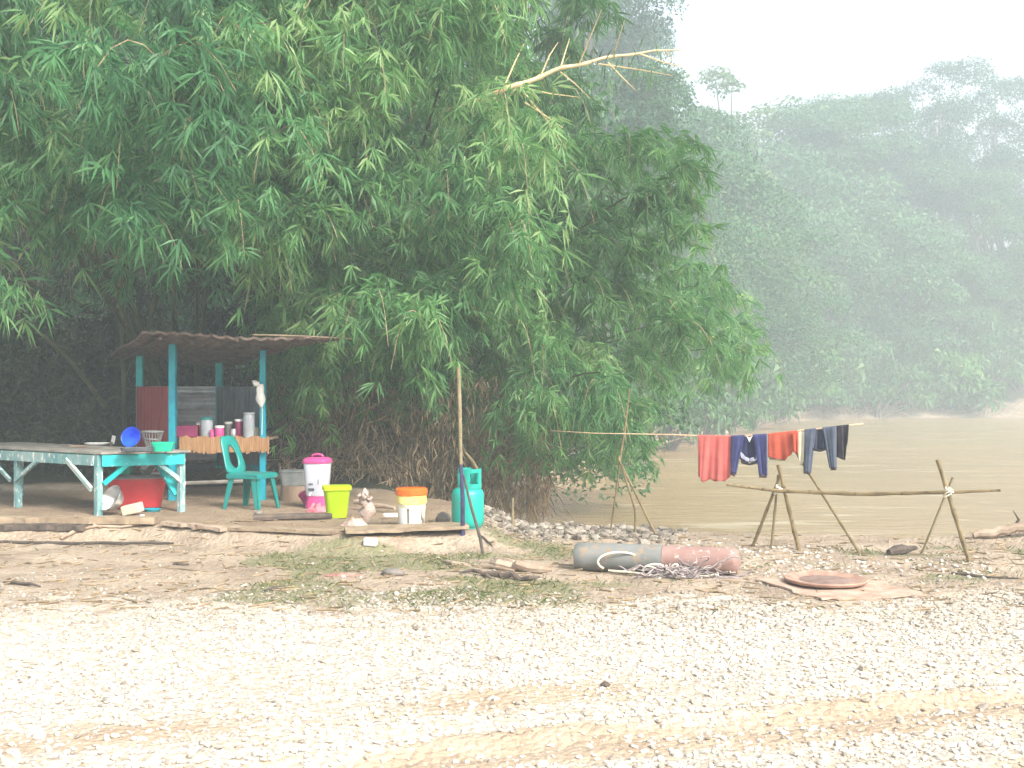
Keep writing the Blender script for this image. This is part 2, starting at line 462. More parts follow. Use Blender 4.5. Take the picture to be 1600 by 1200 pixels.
# ------------------------------------------------------------------ mesh helpers
class MB:
    def __init__(s):
        s.v, s.f, s.m = [], [], []

    def add(s, vs, fs, m=0):
        o = len(s.v)
        s.v += [tuple(v) for v in vs]
        s.f += [tuple(i + o for i in f) for f in fs]
        s.m += [m] * len(fs)
        return s

    def box(s, c, size, rot=None, m=0, taper=1.0):
        x, y, z = size[0] / 2, size[1] / 2, size[2] / 2
        vs = []
        for k in (-1, 1):
            t = taper if k < 0 else 1
            vs += [Vector((-x * t, -y * t, k * z)), Vector((x * t, -y * t, k * z)), Vector((x * t, y * t, k * z)), Vector((-x * t, y * t, k * z))]
        if rot is not None:
            Rm = Euler(rot).to_matrix() if not isinstance(rot, Matrix) else rot
            vs = [Rm @ v for v in vs]
        c = Vector(c)
        return s.add([v + c for v in vs], [(3, 2, 1, 0), (4, 5, 6, 7), (0, 1, 5, 4), (1, 2, 6, 5), (2, 3, 7, 6), (3, 0, 4, 7)], m)

    def beam(s, a, b, wd, h, up=(0, 0, 1), m=0):
        a, b = Vector(a), Vector(b)
        d = (b - a)
        L = d.length
        d.normalize()
        sd_ = d.cross(Vector(up))
        if sd_.length < 1e-4:
            sd_ = d.cross(Vector((0, 1, 0)))
        sd_.normalize()
        u = sd_.cross(d)
        Rm = Matrix((d, sd_, u)).transposed()
        return s.box((a + b) / 2, (L, wd, h), Rm, m)

    def tube(s, pts, r, n=8, m=0, cap=True):
        pts = [Vector(p) for p in pts]
        if not isinstance(r, (list, tuple)):
            r = [r] * len(pts)
        o = len(s.v)
        prev = None
        for i, p in enumerate(pts):
            d = (pts[min(i + 1, len(pts) - 1)] - pts[max(i - 1, 0)])
            if d.length < 1e-9:
                d = Vector((0, 0, 1))
            d.normalize()
            if prev is None:
                u = d.cross(Vector((0.13, .31, .94)))
                if u.length < 1e-3:
                    u = d.cross(Vector((1, 0, 0)))
            else:
                u = prev - d * prev.dot(d)
            u.normalize()
            prev = u
            q = d.cross(u)
            for k in range(n):
                a = 2 * math.pi * k / n
                s.v.append(tuple(p + (u * math.cos(a) + q * math.sin(a)) * r[i]))
        for i in range(len(pts) - 1):
            for k in range(n):
                a, b_ = o + i * n + k, o + i * n + (k + 1) % n
                s.f.append((a, b_, b_ + n, a + n))
                s.m.append(m)
        if cap:
            s.f.append(tuple(o + k for k in range(n))[::-1])
            s.f.append(tuple(o + (len(pts) - 1) * n + k for k in range(n)))
            s.m += [m, m]
        return s

    def lathe(s, prof, n=24, c=(0, 0, 0), Mx=None, m=0, sx=1, sy=1, sq=None):
        o = len(s.v)
        c = Vector(c)
        for (r, z) in prof:
            for k in range(n):
                a = 2 * math.pi * k / n
                ca, sa = math.cos(a), math.sin(a)
                if sq:      # rounded square section
                    e = 2 / sq
                    ca, sa = math.copysign(abs(ca) ** e, ca), math.copysign(abs(sa) ** e, sa)
                v = Vector((r * ca * sx, r * sa * sy, z))
                if Mx is not None:
                    v = Mx @ v
                s.v.append(tuple(v + c))
        for i in range(len(prof) - 1):
            for k in range(n):
                a, b_ = o + i * n + k, o + i * n + (k + 1) % n
                s.f.append((a, b_, b_ + n, a + n))
                s.m.append(m)
        if prof[0][0] > 1e-4:
            s.f.append(tuple(o + k for k in range(n))[::-1])
            s.m.append(m)
        if prof[-1][0] > 1e-4:
            q = o + (len(prof) - 1) * n
            s.f.append(tuple(q + k for k in range(n)))
            s.m.append(m)
        return s

    def sheet(s, fn, nu, nv, m=0):
        o = len(s.v)
        for j in range(nv + 1):
            for i in range(nu + 1):
                s.v.append(tuple(fn(i / nu, j / nv)))
        for j in range(nv):
            for i in range(nu):
                a = o + j * (nu + 1) + i
                s.f.append((a, a + 1, a + nu + 2, a + nu + 1))
                s.m.append(m)
        return s

    def build(s, name, mats, parent=None, smooth=False, solid=None, bevel=None, origin=None, label=None):
        me = bpy.data.meshes.new(name)
        vs = s.v
        if origin is not None:
            ox, oy, oz = origin
            vs = [(a - ox, b - oy, c - oz) for a, b, c in vs]
        me.from_pydata(vs, [], s.f)
        if not isinstance(mats, (list, tuple)):
            mats = [mats]
        for k in mats:
            me.materials.append(M[k])
        if len(mats) > 1:
            me.polygons.foreach_set('material_index', s.m)
        if smooth:
            me.polygons.foreach_set('use_smooth', [True] * len(me.polygons))
        me.update()
        o = bpy.data.objects.new(name, me)
        col.objects.link(o)
        if parent is not None:
            o.parent = parent
        elif origin is not None:
            o.location = origin
        if smooth and smooth != 'all':
            es = o.modifiers.new('edges', 'EDGE_SPLIT')
            es.split_angle = R(40)
        if solid:
            md = o.modifiers.new('thickness', 'SOLIDIFY')
            md.thickness = solid
            md.offset = 0
        if bevel:
            md = o.modifiers.new('bevel', 'BEVEL')
            md.width = bevel
            md.segments = 2
            md.limit_method = 'ANGLE'
        if label:
            o['label'] = label
        return o


def tag(o, label, cat, group=None, kind=None):
    o['label'] = label
    o['category'] = cat
    if group:
        o['group'] = group
    if kind:
        o['kind'] = kind
    return o


def thing(name, label, cat, loc, rz=0, group=None):
    o = bpy.data.objects.new(name, None)
    o.empty_display_size = .2
    col.objects.link(o)
    o.location = loc
    o.rotation_euler = (0, 0, rz)
    return tag(o, label, cat, group)


def arrmesh(name, V, Fc, mat, parent=None, tint=None, smooth=False):
    """big mesh from numpy arrays; Fc (n,3) or (n,4)"""
    me = bpy.data.meshes.new(name)
    k = Fc.shape[1]
    me.vertices.add(len(V))
    me.vertices.foreach_set('co', np.ascontiguousarray(V, np.float32).ravel())
    me.loops.add(Fc.size)
    me.loops.foreach_set('vertex_index', np.ascontiguousarray(Fc, np.int32).ravel())
    me.polygons.add(len(Fc))
    me.polygons.foreach_set('loop_start', np.arange(0, Fc.size, k, dtype=np.int32))
    me.polygons.foreach_set('use_smooth', np.full(len(Fc), bool(smooth)))
    if tint is not None:
        a = me.attributes.new('tint', 'FLOAT', 'POINT')
        a.data.foreach_set('value', np.ascontiguousarray(tint, np.float32))
    me.materials.append(M[mat])
    me.update(calc_edges=True)
    me.validate()
    o = bpy.data.objects.new(name, me)
    col.objects.link(o)
    if parent is not None:
        o.parent = parent
    return o


def nrm(a):
    return a / np.maximum(np.linalg.norm(a, axis=-1, keepdims=True), 1e-9)


def leaves(name, P, D, Nn, L, Wd, tint, mat, parent=None, droop=.2, mid=.42):
    """P base, D direction, Nn face normal; a folded lance-shaped leaf of two triangles"""
    n = len(P)
    D = nrm(D)
    S = nrm(np.cross(D, Nn))
    U = nrm(np.cross(S, D))
    L = np.broadcast_to(np.asarray(L, float), (n,))[:, None]
    Wd = np.broadcast_to(np.asarray(Wd, float), (n,))[:, None]
    mp = P + D * L * mid
    V = np.empty((n, 4, 3))
    V[:, 0] = P
    V[:, 1] = mp + S * Wd * .5 + U * Wd * .18
    V[:, 2] = P + D * L
    V[:, 2, 2] -= (droop * L)[:, 0]
    V[:, 3] = mp - S * Wd * .5 + U * Wd * .18
    b = (np.arange(n) * 4)[:, None]
    Fc = np.concatenate([b + np.array([[0, 1, 2]]), b + np.array([[0, 2, 3]])], 0)
    return arrmesh(name, V.reshape(-1, 3), Fc, mat, parent, np.repeat(tint, 4))


# ------------------------------------------------------------------ ground, water, haze
def axis(breaks):
    out = []
    for a, b, st in breaks:
        out += list(np.arange(a, b, st))
    out.append(breaks[-1][1])
    return np.array(out)


gx = axis([(-200, -60, 7), (-60, -20, 2), (-20, -9, .5), (-9, 9, .07), (9, 20, .5), (20, 60, 2), (60, 200, 7)])
gy = axis([(-60, -4, 4), (-4, 3.6, .5), (3.6, 15.5, .07), (15.5, 30, .3), (30, 100, 1.5), (100, 200, 6)])
GX, GY = np.meshgrid(gx, gy)
GZ = hgt(GX, GY)
V = np.stack([GX, GY, GZ], -1).reshape(-1, 3)
nx, ny = len(gx), len(gy)
ii = (np.arange(ny - 1)[:, None] * nx + np.arange(nx - 1)[None]).reshape(-1, 1)
Fc = ii + np.array([[0, 1, nx + 1, nx]])
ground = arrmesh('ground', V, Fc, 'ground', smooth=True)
tag(ground, 'gravel clearing and muddy river banks under everything', 'ground', kind='structure')


def zones(X, Y):
    s = sdf(X, Y)
    n1 = fbm(X * .8, Y * .8, 51, 4)
    gravel = 1 - sm(7.2, 10.2, Y + 3.2 * n1 + 1.5 * fbm(X * 3, Y * 3, 52) - .25 * np.clip(X - 2, 0, 4))
    td = track_d(X, Y)
    track = .95 * np.exp(-((td + .05) / .30) ** 2) * sm(-1.8, -.2, X) + .75 * np.exp(-((td + 1.1) / .35) ** 2) + .55 * np.exp(-((td - .75) / .35) ** 2) * sm(2.6, .2, X)
    track = track * (1 - sm(7.0, 8.0, Y)) * (.62 + 1.0 * vnoise(X * 1.1, Y * 1.6, 66))
    grassy = sm(.0, .16, fbm(X * .55 + 3, Y * .9, 77, 4) + .04 - .10 * (X < -2.5)) * sm(8.0, 9.2, Y) * (1 - sm(14, 15, Y)) * .95
    mud = (1 - sm(.9, 2.6, s)) * (Y > 10) * np.where(Y > 25, (1 - sm(.4, 1.6, s)) * np.where(((X / Y > .208) & (X / Y < .248)) | (X / Y > .43), 1., .25), 1) + .8 * (1 - sm(-.7, -.2, X)) * sm(-.3, .1, Y - plat_edge(X)) * (1 - sm(15.5, 16.4, Y))
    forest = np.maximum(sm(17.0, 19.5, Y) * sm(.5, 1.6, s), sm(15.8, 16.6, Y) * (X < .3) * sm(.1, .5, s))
    return gravel, np.clip(track, 0, 1), grassy, np.clip(mud, 0, 1), forest


me = ground.data
for nm, val in zip(('gravel', 'track', 'grassy', 'mud', 'forest'), zones(V[:, 0], V[:, 1])):
    a = me.attributes.new(nm, 'FLOAT', 'POINT')
    a.data.foreach_set('value', np.ascontiguousarray(val, np.float32))

wx = np.linspace(-20, 199, 60)
wy = np.linspace(2, 110, 40)
WX, WY = np.meshgrid(wx, wy)
V = np.stack([WX, WY, np.full_like(WX, WATER)], -1).reshape(-1, 3)
ii = (np.arange(39)[:, None] * 60 + np.arange(59)[None]).reshape(-1, 1)
water = arrmesh('river_water', V, ii + np.array([[0, 1, 61, 60]]), 'water', smooth=True)
tag(water, 'muddy brown river flowing between the banks', 'water', kind='structure')

hz = MB().box((0, 70, 22), (410, 270, 54))
M['haze'] = bpy.data.materials.new('haze')
M['haze'].use_nodes = True
hn = M['haze'].node_tree
hn.nodes.clear()
ho = hn.nodes.new('ShaderNodeOutputMaterial')
hv = hn.nodes.new('ShaderNodeVolumePrincipled')
hv.inputs['Color'].default_value = (.80, .93, 1.0, 1)
hv.inputs['Density'].default_value = .0040
hv.inputs['Anisotropy'].default_value = .0
hn.links.new(hv.outputs[0], ho.inputs['Volume'])
haze = hz.build('haze', 'haze')
tag(haze, 'pale morning mist filling the air over the river', 'mist', kind='stuff')

# ------------------------------------------------------------------ stones and grass
ico = np.array([(0, .526, .851), (0, -.526, .851), (0, .526, -.851), (0, -.526, -.851), (.526, .851, 0), (-.526, .851, 0), (.526, -.851, 0), (-.526, -.851, 0),
                (.851, 0, .526), (.851, 0, -.526), (-.851, 0, .526), (-.851, 0, -.526)])
icof = []
for a in range(12):
    for b in range(a + 1, 12):
        for c in range(b + 1, 12):
            if all(np.linalg.norm(ico[p] - ico[q]) < 1.1 for p, q in ((a, b), (b, c), (a, c))):
                n_ = np.cross(ico[b] - ico[a], ico[c] - ico[a])
                icof.append((a, b, c) if n_ @ ico[a] > 0 else (a, c, b))
icof = np.array(icof)


def stones(name, X, Y, size, tint, sink=.3):
    n = len(X)
    J = ico[None] * (1 + .35 * (rng.random((n, 12, 1)) - .5))
    sx = size[:, None, None] * (np.array([.65, .5, .36]) * (1 + .5 * (rng.random((n, 1, 3)) - .5)))
    J = J * sx
    a = rng.random(n) * 6.283
    ca, sa = np.cos(a)[:, None], np.sin(a)[:, None]
    x = J[..., 0] * ca - J[..., 1] * sa + X[:, None]
    y = J[..., 0] * sa + J[..., 1] * ca + Y[:, None]
    tilt = (rng.random((n, 1)) - .5) * .7
    z = J[..., 2] + J[..., 0] * tilt + (hgt(X, Y) + size * .36 * (1 - sink * 2))[:, None]
    V = np.stack([x, y, z], -1).reshape(-1, 3)
    Fc = ((np.arange(n) * 12)[:, None, None] + icof[None]).reshape(-1, 3)
    return arrmesh(name, V, Fc, 'stones', tint=np.repeat(tint, 12))


X = rng.uniform(-6.5, 6.5, 130000)
Y = 4.2 + 8.0 * rng.random(130000) ** 1.15
ok = (np.abs(X) < Y * .47 + .4)
g, t_, gr, mu, fo = zones(X, Y)
patch = .35 + 1.1 * vnoise(X * 1.3, Y * 1.3, 13)
keep = ok & (rng.random(len(X)) < np.clip(g ** 1.4 * (1 - .85 * np.clip(t_ * 1.4, 0, 1)) * patch + .02, 0, 1)) & (sdf(X, Y) > .3)
keep &= ~((X < -.3) & (Y > plat_edge(X) - .3))
X, Y = X[keep], Y[keep]
sz = .011 + .022 * rng.random(len(X)) ** 2 + .022 * (rng.random(len(X)) < .03)
tag(stones('gravel', X, Y, sz, np.clip(rng.normal(.6, .22, len(X)) - .42 * sm(7.0, 9.0, Y), .16, 1)), 'whitish crushed gravel scattered over the clearing', 'gravel', kind='stuff')

pts = []
for k in range(900):
    t = rnd.random()
    px = 750 + 310 * t + rnd.gauss(0, 12)
    py = 826 + 16 * t + rnd.gauss(0, 7)
    pts.append((px, py))
for k in range(200):
    px, py = rnd.uniform(1040, 1300), 0
    py = rnd.gauss(858 + (px - 1060) * .04, 7)
    pts.append((px, py))
for k in range(260):
    px = rnd.uniform(1130, 1560)
    pts.append((px, rnd.gauss(890, 9)))
q = [PZ(a, b, -.02) for a, b in pts]
X = np.array([p.x for p in q])
Y = np.array([p.y for p in q])
ok = (sdf(X, Y) > .25)
idx = np.arange(len(X))
grey = (idx < 900)
ok &= ~((X < -.35))
sz = np.where(grey, .03 + .085 * rng.random(len(X)) ** 3, .016 + .03 * rng.random(len(X)) ** 2)
tn = np.where(grey, np.clip(rng.normal(.10, .10, len(X)), 0, 1), np.clip(rng.normal(.55, .28, len(X)), 0, 1))
tag(stones('rubble', X[ok], Y[ok], sz[ok], tn[ok]), 'loose grey rubble and white stones along the river edge', 'rubble', kind='stuff')

X = rng.uniform(-6.5, 7.5, 120000)
Y = rng.uniform(8, 14.5, 120000)
g, t_, gr, mu, fo = zones(X, Y)
keep = (np.abs(X) < Y * .48 + .4) & (rng.random(len(X)) < gr * .75 * (.1 + 1.2 * vnoise(X * 3, Y * 3, 29) ** 2) + .008) & (sdf(X, Y) > .5) & ~((X < -.3) & (Y > plat_edge(X) - .5))
keep |= (((X - 6.2) / 1.0) ** 2 + ((Y - 12.2) / .7) ** 2 < 1) & (rng.random(len(X)) < .4)
X, Y = X[keep], Y[keep]
n = len(X)
P = np.stack([X, Y, hgt(X, Y) - .005], -1)
D = np.stack([rng.normal(0, .6, n), rng.normal(0, .6, n), np.full(n, .8)], -1)
tag(leaves('grass', P, D, np.stack([rng.normal(0, 1, n), rng.normal(0, 1, n), rng.random(n)], -1), .03 + .07 * rng.random(n), .0045, rng.random(n) ** 1.1, 'grass', droop=.25),
    'short sparse grass growing between gravel and river', 'grass', kind='stuff')

# ------------------------------------------------------------------ bamboo
def fan_leaves(C, A, m, Lm, Ls, tintb):
    """k fans of m leaves; returns P, D, Nn, L, tint"""
    k = len(C)
    A = nrm(A)
    up = np.array([0, 0, 1.0])
    S = np.cross(A, up)
    S = nrm(S + rng.normal(0, .35, (k, 3)))
    S = nrm(S - A * (S * A).sum(-1, keepdims=True))
    Nn = nrm(np.cross(S, A))
    ang = np.linspace(-1, 1, m)[None] * (.75 + .35 * rng.random((k, 1))) + rng.normal(0, .13, (k, m))
    D = A[:, None] * np.cos(ang)[..., None] + S[:, None] * np.sin(ang)[..., None] + Nn[:, None] * rng.normal(0, .22, (k, m, 1))
    P = C[:, None] + A[:, None] * rng.uniform(-.07, .03, (k, m, 1)) + rng.normal(0, .012, (k, m, 3))
    Nf = np.broadcast_to(Nn[:, None], D.shape) + rng.normal(0, .35, D.shape)
    L = (Lm + Ls * rng.normal(0, 1, (k, m))) * (.75 + .5 * rng.random((k, 1))) - .10 * Lm * np.abs(ang)
    T = np.clip(tintb[:, None] + rng.normal(0, .12, (k, m)), 0, .88) + .12 * (rng.random((k, m)) < .02)
    return P.reshape(-1, 3), D.reshape(-1, 3), Nf.reshape(-1, 3), np.clip(L, .05, 1).ravel(), T.ravel()


def plume(c, r, drop, out, nt_=6, nf=7, tb=.45, ts=.15):
    """drooping spray: twigs leave the top and arch out and down; returns fan centres, axes, twig polylines"""
    C, A, T, tw = [], [], [], []
    c = np.array(c)
    base = tb + rng.normal(0, ts)
    a0 = rng.random() * 6.28
    for k in range(nt_):
        th = a0 + 6.283 * k / nt_ + rng.normal(0, .3)
        d = np.array([math.cos(th), math.sin(th), 0]) * .9 + np.array([out[0], out[1], 0]) * .55
        rr = r * rng.uniform(.6, 1.15)
        dd = drop * rng.uniform(.6, 1.2)
        line = []
        for j in range(6):
            u = j / 5
            line.append(c + d * rr * u + np.array([0, 0, .35 * r * math.sin(u * 2.2) - dd * u ** 2.1]))
        tw.append(line)
        us = np.sort(rng.uniform(.12, 1.0, nf))
        for u in us:
            p = c + d * rr * u + np.array([0, 0, .35 * r * math.sin(u * 2.2) - dd * u ** 2.1])
            p = p + rng.normal(0, .09 * r + .03, 3)
            tang = d * rr + np.array([0, 0, .77 * r * math.cos(u * 2.2) - 2.1 * dd * u ** 1.1])
            ax = nrm(tang) * .55 + np.array([0, 0, -.45]) + rng.normal(0, .38, 3)
            C.append(p)
            A.append(ax)
            T.append(base + rng.normal(0, .10))
    return C, A, T, tw


def inpoly(px, py, poly):
    ins = False
    n = len(poly)
    for i in range(n):
        ax, ay = poly[i]
        bx, by = poly[(i + 1) % n]
        if (ay > py) != (by > py) and px < ax + (py - ay) / (by - ay) * (bx - ax):
            ins = not ins
    return ins


def bamboo(label, poly, Yr, step, base, mat, layers=3, r=.55, drop=.6, L=.27, W=.030, m=7, nt_=6, nf=7, tb=.45, nculm=8, gap=.12, culm_mat='culm_green'):
    """a clump: culms rise from the base and arch to the plumes; poly = outline of the foliage front as seen, Yr = (front, back)"""
    bx, by = base
    bz = H1(bx, by)
    root = thing('bamboo_clump', label, 'bamboo', (bx, by, bz), group='bamboo clumps along the river bank')
    xs = [p[0] for p in poly]
    ys = [p[1] for p in poly]
    C, A, T, tws, tops = [], [], [], [], []
    for ly in range(layers):
        Yl = Yr[0] + (Yr[1] - Yr[0]) * ly / max(1, layers - 1)
        st = step * (1 + .12 * ly)
        yy = min(ys)
        row = 0
        while yy < max(ys):
            xx = min(xs) + (row % 2) * st / 2
            while xx < max(xs):
                px, py = xx + rng.normal(0, st * .28), yy + rng.normal(0, st * .25)
                if inpoly(px, py, poly) and rng.random() > gap:
                    Y = Yl + rng.normal(0, .45)
                    c = PY(px, py - 18, Y)
                    if c.z > .3:
                        o = np.array([c.x - bx, c.y - by])
                        o = o / (np.linalg.norm(o) + .3)
                        sc_ = rng.uniform(.75, 1.3)
                        a, b, t, tw = plume(c, r * sc_, drop * sc_, o, nt_, nf, tb)
                        C += a
                        A += b
                        T += t
                        tws += tw
                        tops.append(c)
                xx += st
            yy += st * .8
            row += 1
    off = np.array([bx, by, bz])
    C = np.array(C) - off
    P, D, Nf, Ln, Tn = fan_leaves(C, np.array(A), m, L, L * .2, np.array(T))
    leaves('foliage', P, D, Nf, Ln, W * (.7 + .6 * rng.random(len(P))), Tn, mat, root, droop=.12)
    mb = MB()
    for line in tws[::2]:
        mb.tube([Vector(p - off) for p in line], [.008, .007, .006, .005, .004, .003], 3, cap=False)
    tw_ = mb.build('twigs', 'twig', root)
    tw_['kind'] = 'stuff'
    rnd.shuffle(tops)
    for c in tops[:nculm]:
        b = Vector((bx + rnd.gauss(0, .45), by + rnd.gauss(0, .35), 0))
        b.z = H1(b.x, b.y) - .05
        e = c + Vector((0, 0, .15))
        mid = b.lerp(e, .45)
        mid.z = max(e.z * .8, b.z + (e.z - b.z) * .75) + .4
        pts = []
        for j in range(13):
            u = j / 12
            pts.append((b * (1 - u) ** 2 + mid * 2 * u * (1 - u) + e * u * u) - Vector(off))
        mbc = MB()
        mbc.tube(pts, [.042 * (1 - .75 * j / 12) for j in range(13)], 7)
        mbc.build('culm', culm_mat, root, smooth=True)
    return root


B = []
B.append(bamboo('nearest tall bamboo clump hanging pale leaf fans over the left end of the table',
       [(-220, -160), (430, -160), (440, 250), (420, 410), (330, 380), (250, 425), (140, 400), (40, 400), (-60, 520), (-220, 540)],
       (12.6, 16.5), 98, (-5.5, 18.5), 'leaf_bamboo', layers=4, r=.62, drop=.75, L=.255, W=.031, tb=.5, nculm=10, nf=8))
B.append(bamboo('tallest leafy bamboo clump rising straight behind the tin hut roof',
       [(360, -160), (800, -160), (790, 60), (740, 150), (840, 210), (850, 330), (800, 400), (720, 520), (600, 560), (520, 500), (430, 430), (390, 420)],
       (14.2, 18.6), 88, (-2.6, 19.5), 'leaf_bamboo_light', layers=5, r=.58, drop=.8, L=.245, W=.030, tb=.52, nculm=12, nf=8))
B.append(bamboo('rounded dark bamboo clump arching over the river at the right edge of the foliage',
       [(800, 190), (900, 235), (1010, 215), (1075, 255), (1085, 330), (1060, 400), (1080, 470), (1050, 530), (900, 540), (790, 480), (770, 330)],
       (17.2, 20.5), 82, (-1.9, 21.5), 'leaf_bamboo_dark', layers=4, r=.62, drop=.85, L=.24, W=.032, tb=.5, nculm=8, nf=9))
B.append(bamboo('low bamboo clump trailing its tips down to the muddy water behind the gas cylinder',
       [(520, 470), (700, 440), (880, 490), (985, 540), (1010, 620), (985, 700), (880, 690), (845, 745), (780, 715), (710, 640), (600, 610), (520, 590)],
       (16.6, 19.2), 68, (-1.6, 20.5), 'leaf_bamboo_light', layers=4, r=.5, drop=.8, L=.22, W=.026, tb=.55, nculm=8, nf=9, gap=.16))
B.append(bamboo('yellowish bamboo clump filling the space right of the hut',
       [(395, 480), (560, 470), (640, 560), (650, 610), (600, 640), (540, 630), (500, 640), (470, 660), (420, 690), (400, 600)],
       (16.9, 19.4), 60, (-4.0, 20.0), 'leaf_bamboo_yellow', layers=3, r=.42, drop=.6, L=.2, W=.025, tb=.5, nculm=5, nf=9))
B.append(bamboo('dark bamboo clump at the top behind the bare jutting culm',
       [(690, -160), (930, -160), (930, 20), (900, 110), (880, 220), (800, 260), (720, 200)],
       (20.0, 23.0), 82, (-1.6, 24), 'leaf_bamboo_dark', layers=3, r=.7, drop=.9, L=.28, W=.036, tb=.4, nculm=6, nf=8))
B.append(bamboo('bamboo clump coloured dark for the gloom behind the work table',
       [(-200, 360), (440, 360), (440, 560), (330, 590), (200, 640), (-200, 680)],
       (19.0, 22.0), 84, (-7.0, 22.5), 'leaf_shaded', layers=3, r=.7, drop=.8, L=.26, W=.034, tb=.5, nculm=9, nf=6, gap=.1))
B.append(bamboo('bright green bamboo clump drooping beside the far shrubs at the river bend',
       [(950, 470), (1060, 430), (1125, 460), (1165, 580), (1090, 620), (980, 600)],
       (21.0, 24.0), 58, (-1.3, 26.5), 'leaf_bamboo_light', layers=3, r=.6, drop=.7, L=.24, W=.03, tb=.45, nculm=5, nf=9))
# bare culm jutting out toward the sky
b0 = PY(700, 200, 16.0)
root = thing('bamboo_culm', 'bare broken bamboo culm with leafless side branches jutting toward the white sky', 'bamboo', b0)
ln = [PY(700, 175, 16.2), PY(790, 140, 16.0), PY(880, 106, 16.2), PY(970, 86, 16.4), PY(1065, 76, 16.6)]
P2, R2 = [], []
for j in range(61):
    t = j / 60 * 4
    i_ = min(int(t), 3)
    P2.append(ln[i_].lerp(ln[i_ + 1], t - i_) - b0 + Vector((0, 0, .012 * math.sin(j * .5))))
    R2.append(float(np.interp(j / 60, [0, .25, .5, .75, 1], [.042, .036, .028, .02, .009])) * (1.25 if j % 6 == 0 else 1))
MB().tube(P2, R2, 8).build('culm', 'culm_bare', root, smooth=True)
for i, (ax, ay, bx, by) in enumerate([(845, 118, 872, 66), (875, 108, 890, 60), (905, 100, 940, 15), (958, 88, 976, 32), (812, 130, 770, 185), (800, 138, 782, 130), (815, 142, 885, 232),
                                     (812, 136, 905, 152), (875, 112, 922, 154), (950, 98, 994, 142), (1000, 84, 1076, 106), (820, 160, 880, 200), (935, 100, 1050, 118), (1040, 80, 1050, 96), (790, 130, 822, 62)]):
    a, b = PY(ax, ay, 16.2), PY(bx, by, 16.2 + rnd.uniform(-.4, .4))
    m_ = a.lerp(b, .5) + Vector((0, 0, rnd.uniform(-.03, .05)))
    MB().tube([a - b0, m_ - b0, b - b0], [.013, .009, .004], 5).build('branch', 'culm_bare', root, smooth=True)

n = 46
t_ = rng.random(n)
P = np.stack([np.array(PY(840 + 190 * a_, 112 - 34 * a_ + rnd.uniform(-30, 45), 16.2 + rnd.uniform(-.3, .3))) for a_ in t_]) - np.array(b0)
leaves('dry_leaves', P, np.stack([rng.normal(0, .5, n), rng.normal(0, .5, n), -np.ones(n)], -1), rng.normal(0, 1, (n, 3)), .16 + .1 * rng.random(n), .022, rng.random(n), 'leaf_bamboo_dark', root)

# dry brush and hanging twigs under the bamboo
mb = MB()
for k in range(1300):
    px = rnd.uniform(430, 860)
    top = 590 + 25 * math.sin(px * .02)
    py = rnd.uniform(top, 800)
    Y = rnd.uniform(16.4, 19.4) + (1.2 if px > 640 else 0)
    p = PY(px, py, Y)
    g_ = H1(p.x, p.y)
    if p.z < max(g_, WATER) - .05:
        p.z = max(g_, WATER) + rnd.random() * .3
    ang = rnd.gauss(-.5 if rnd.random() < .6 else .5, .5)
    d = Vector((math.sin(ang), rnd.gauss(0, .3), -abs(math.cos(ang)) * rnd.uniform(.4, 1)))
    Ln = rnd.uniform(.3, 1.1)
    e = p + d * Ln
    q_ = p.lerp(e, .5) + Vector((rnd.gauss(0, .06), rnd.gauss(0, .06), rnd.gauss(0, .06)))
    if rnd.random() < .5:
        mb.tube([p, q_, e], [.008, .006, .003], 3, cap=False)
    else:
        mb.tube([p, q_, e], [.006, .005, .003], 3, cap=False)
tag(mb.build('brush', 'twig'), 'tangled brown dry twigs under the bamboo at the water edge', 'brush', kind='stuff')
n = 15000
px = rng.uniform(420, 860, n)
py = rng.uniform(585, 800, n)
Yy = rng.uniform(16.6, 19.6, n)
P = np.stack([(px - 800) / F * Yy, Yy, CZ - (py - 600) / F * Yy], -1)
clus = vnoise(P[:, 0] * 2.2, P[:, 2] * 2.2, 6)
keep = (P[:, 2] > np.maximum(hgt(P[:, 0], P[:, 1]), WATER)) & (rng.random(n) < clus * 1.2)
P = P[keep]
n = len(P)
tag(leaves('dead_leaves', P, np.stack([rng.normal(0, .5, n), rng.normal(0, .5, n), -np.ones(n)], -1), rng.normal(0, 1, (n, 3)), .10 + .10 * rng.random(n), .022, rng.random(n), 'leaf_dry'),
    'withered brown leaves caught in the brush under the bamboo', 'leaves', kind='stuff')


n = 26000
px = rng.uniform(-160, 470, n)
Yy = rng.uniform(16.4, 22, n)
X_ = (px - 800) / F * Yy
cl = vnoise(X_ * 1.1, Yy * 1.1, 61)
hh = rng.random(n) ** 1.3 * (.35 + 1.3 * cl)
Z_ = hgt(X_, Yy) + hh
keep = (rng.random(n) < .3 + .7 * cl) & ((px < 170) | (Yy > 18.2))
P = np.stack([X_, Yy, Z_], -1)[keep]
n = len(P)
tag(leaves('undergrowth', P, rng.normal(0, .6, (n, 3)) + np.array([0, -.2, .3]), rng.normal(0, 1, (n, 3)) + np.array([0, 0, .8]), .10 + .14 * rng.random(n), .05, rng.random(n), 'leaf_shaded'),
    'leafy undergrowth coloured dark to carry the shade behind the table and the hut', 'undergrowth', kind='stuff')
mb = MB()
for k in range(1000):
    y_ = rnd.uniform(8.3, 12.6)
    x_ = rnd.uniform(-.5 * y_, .48 * y_)
    if float(sdf(np.array([x_]), np.array([y_]))[0]) < 1.6:
        continue
    z_ = H1(x_, y_) + .006
    a_ = rnd.gauss(0, .7)
    L_ = rnd.uniform(.02, .09) * (2 if rnd.random() < .08 else 1)
    d_ = Vector((math.cos(a_) * L_, math.sin(a_) * L_, rnd.uniform(-.1, .25) * L_))
    c_ = Vector((x_, y_, z_))
    mb.tube([c_ - d_, c_ + d_], rnd.uniform(.003, .009), 4)
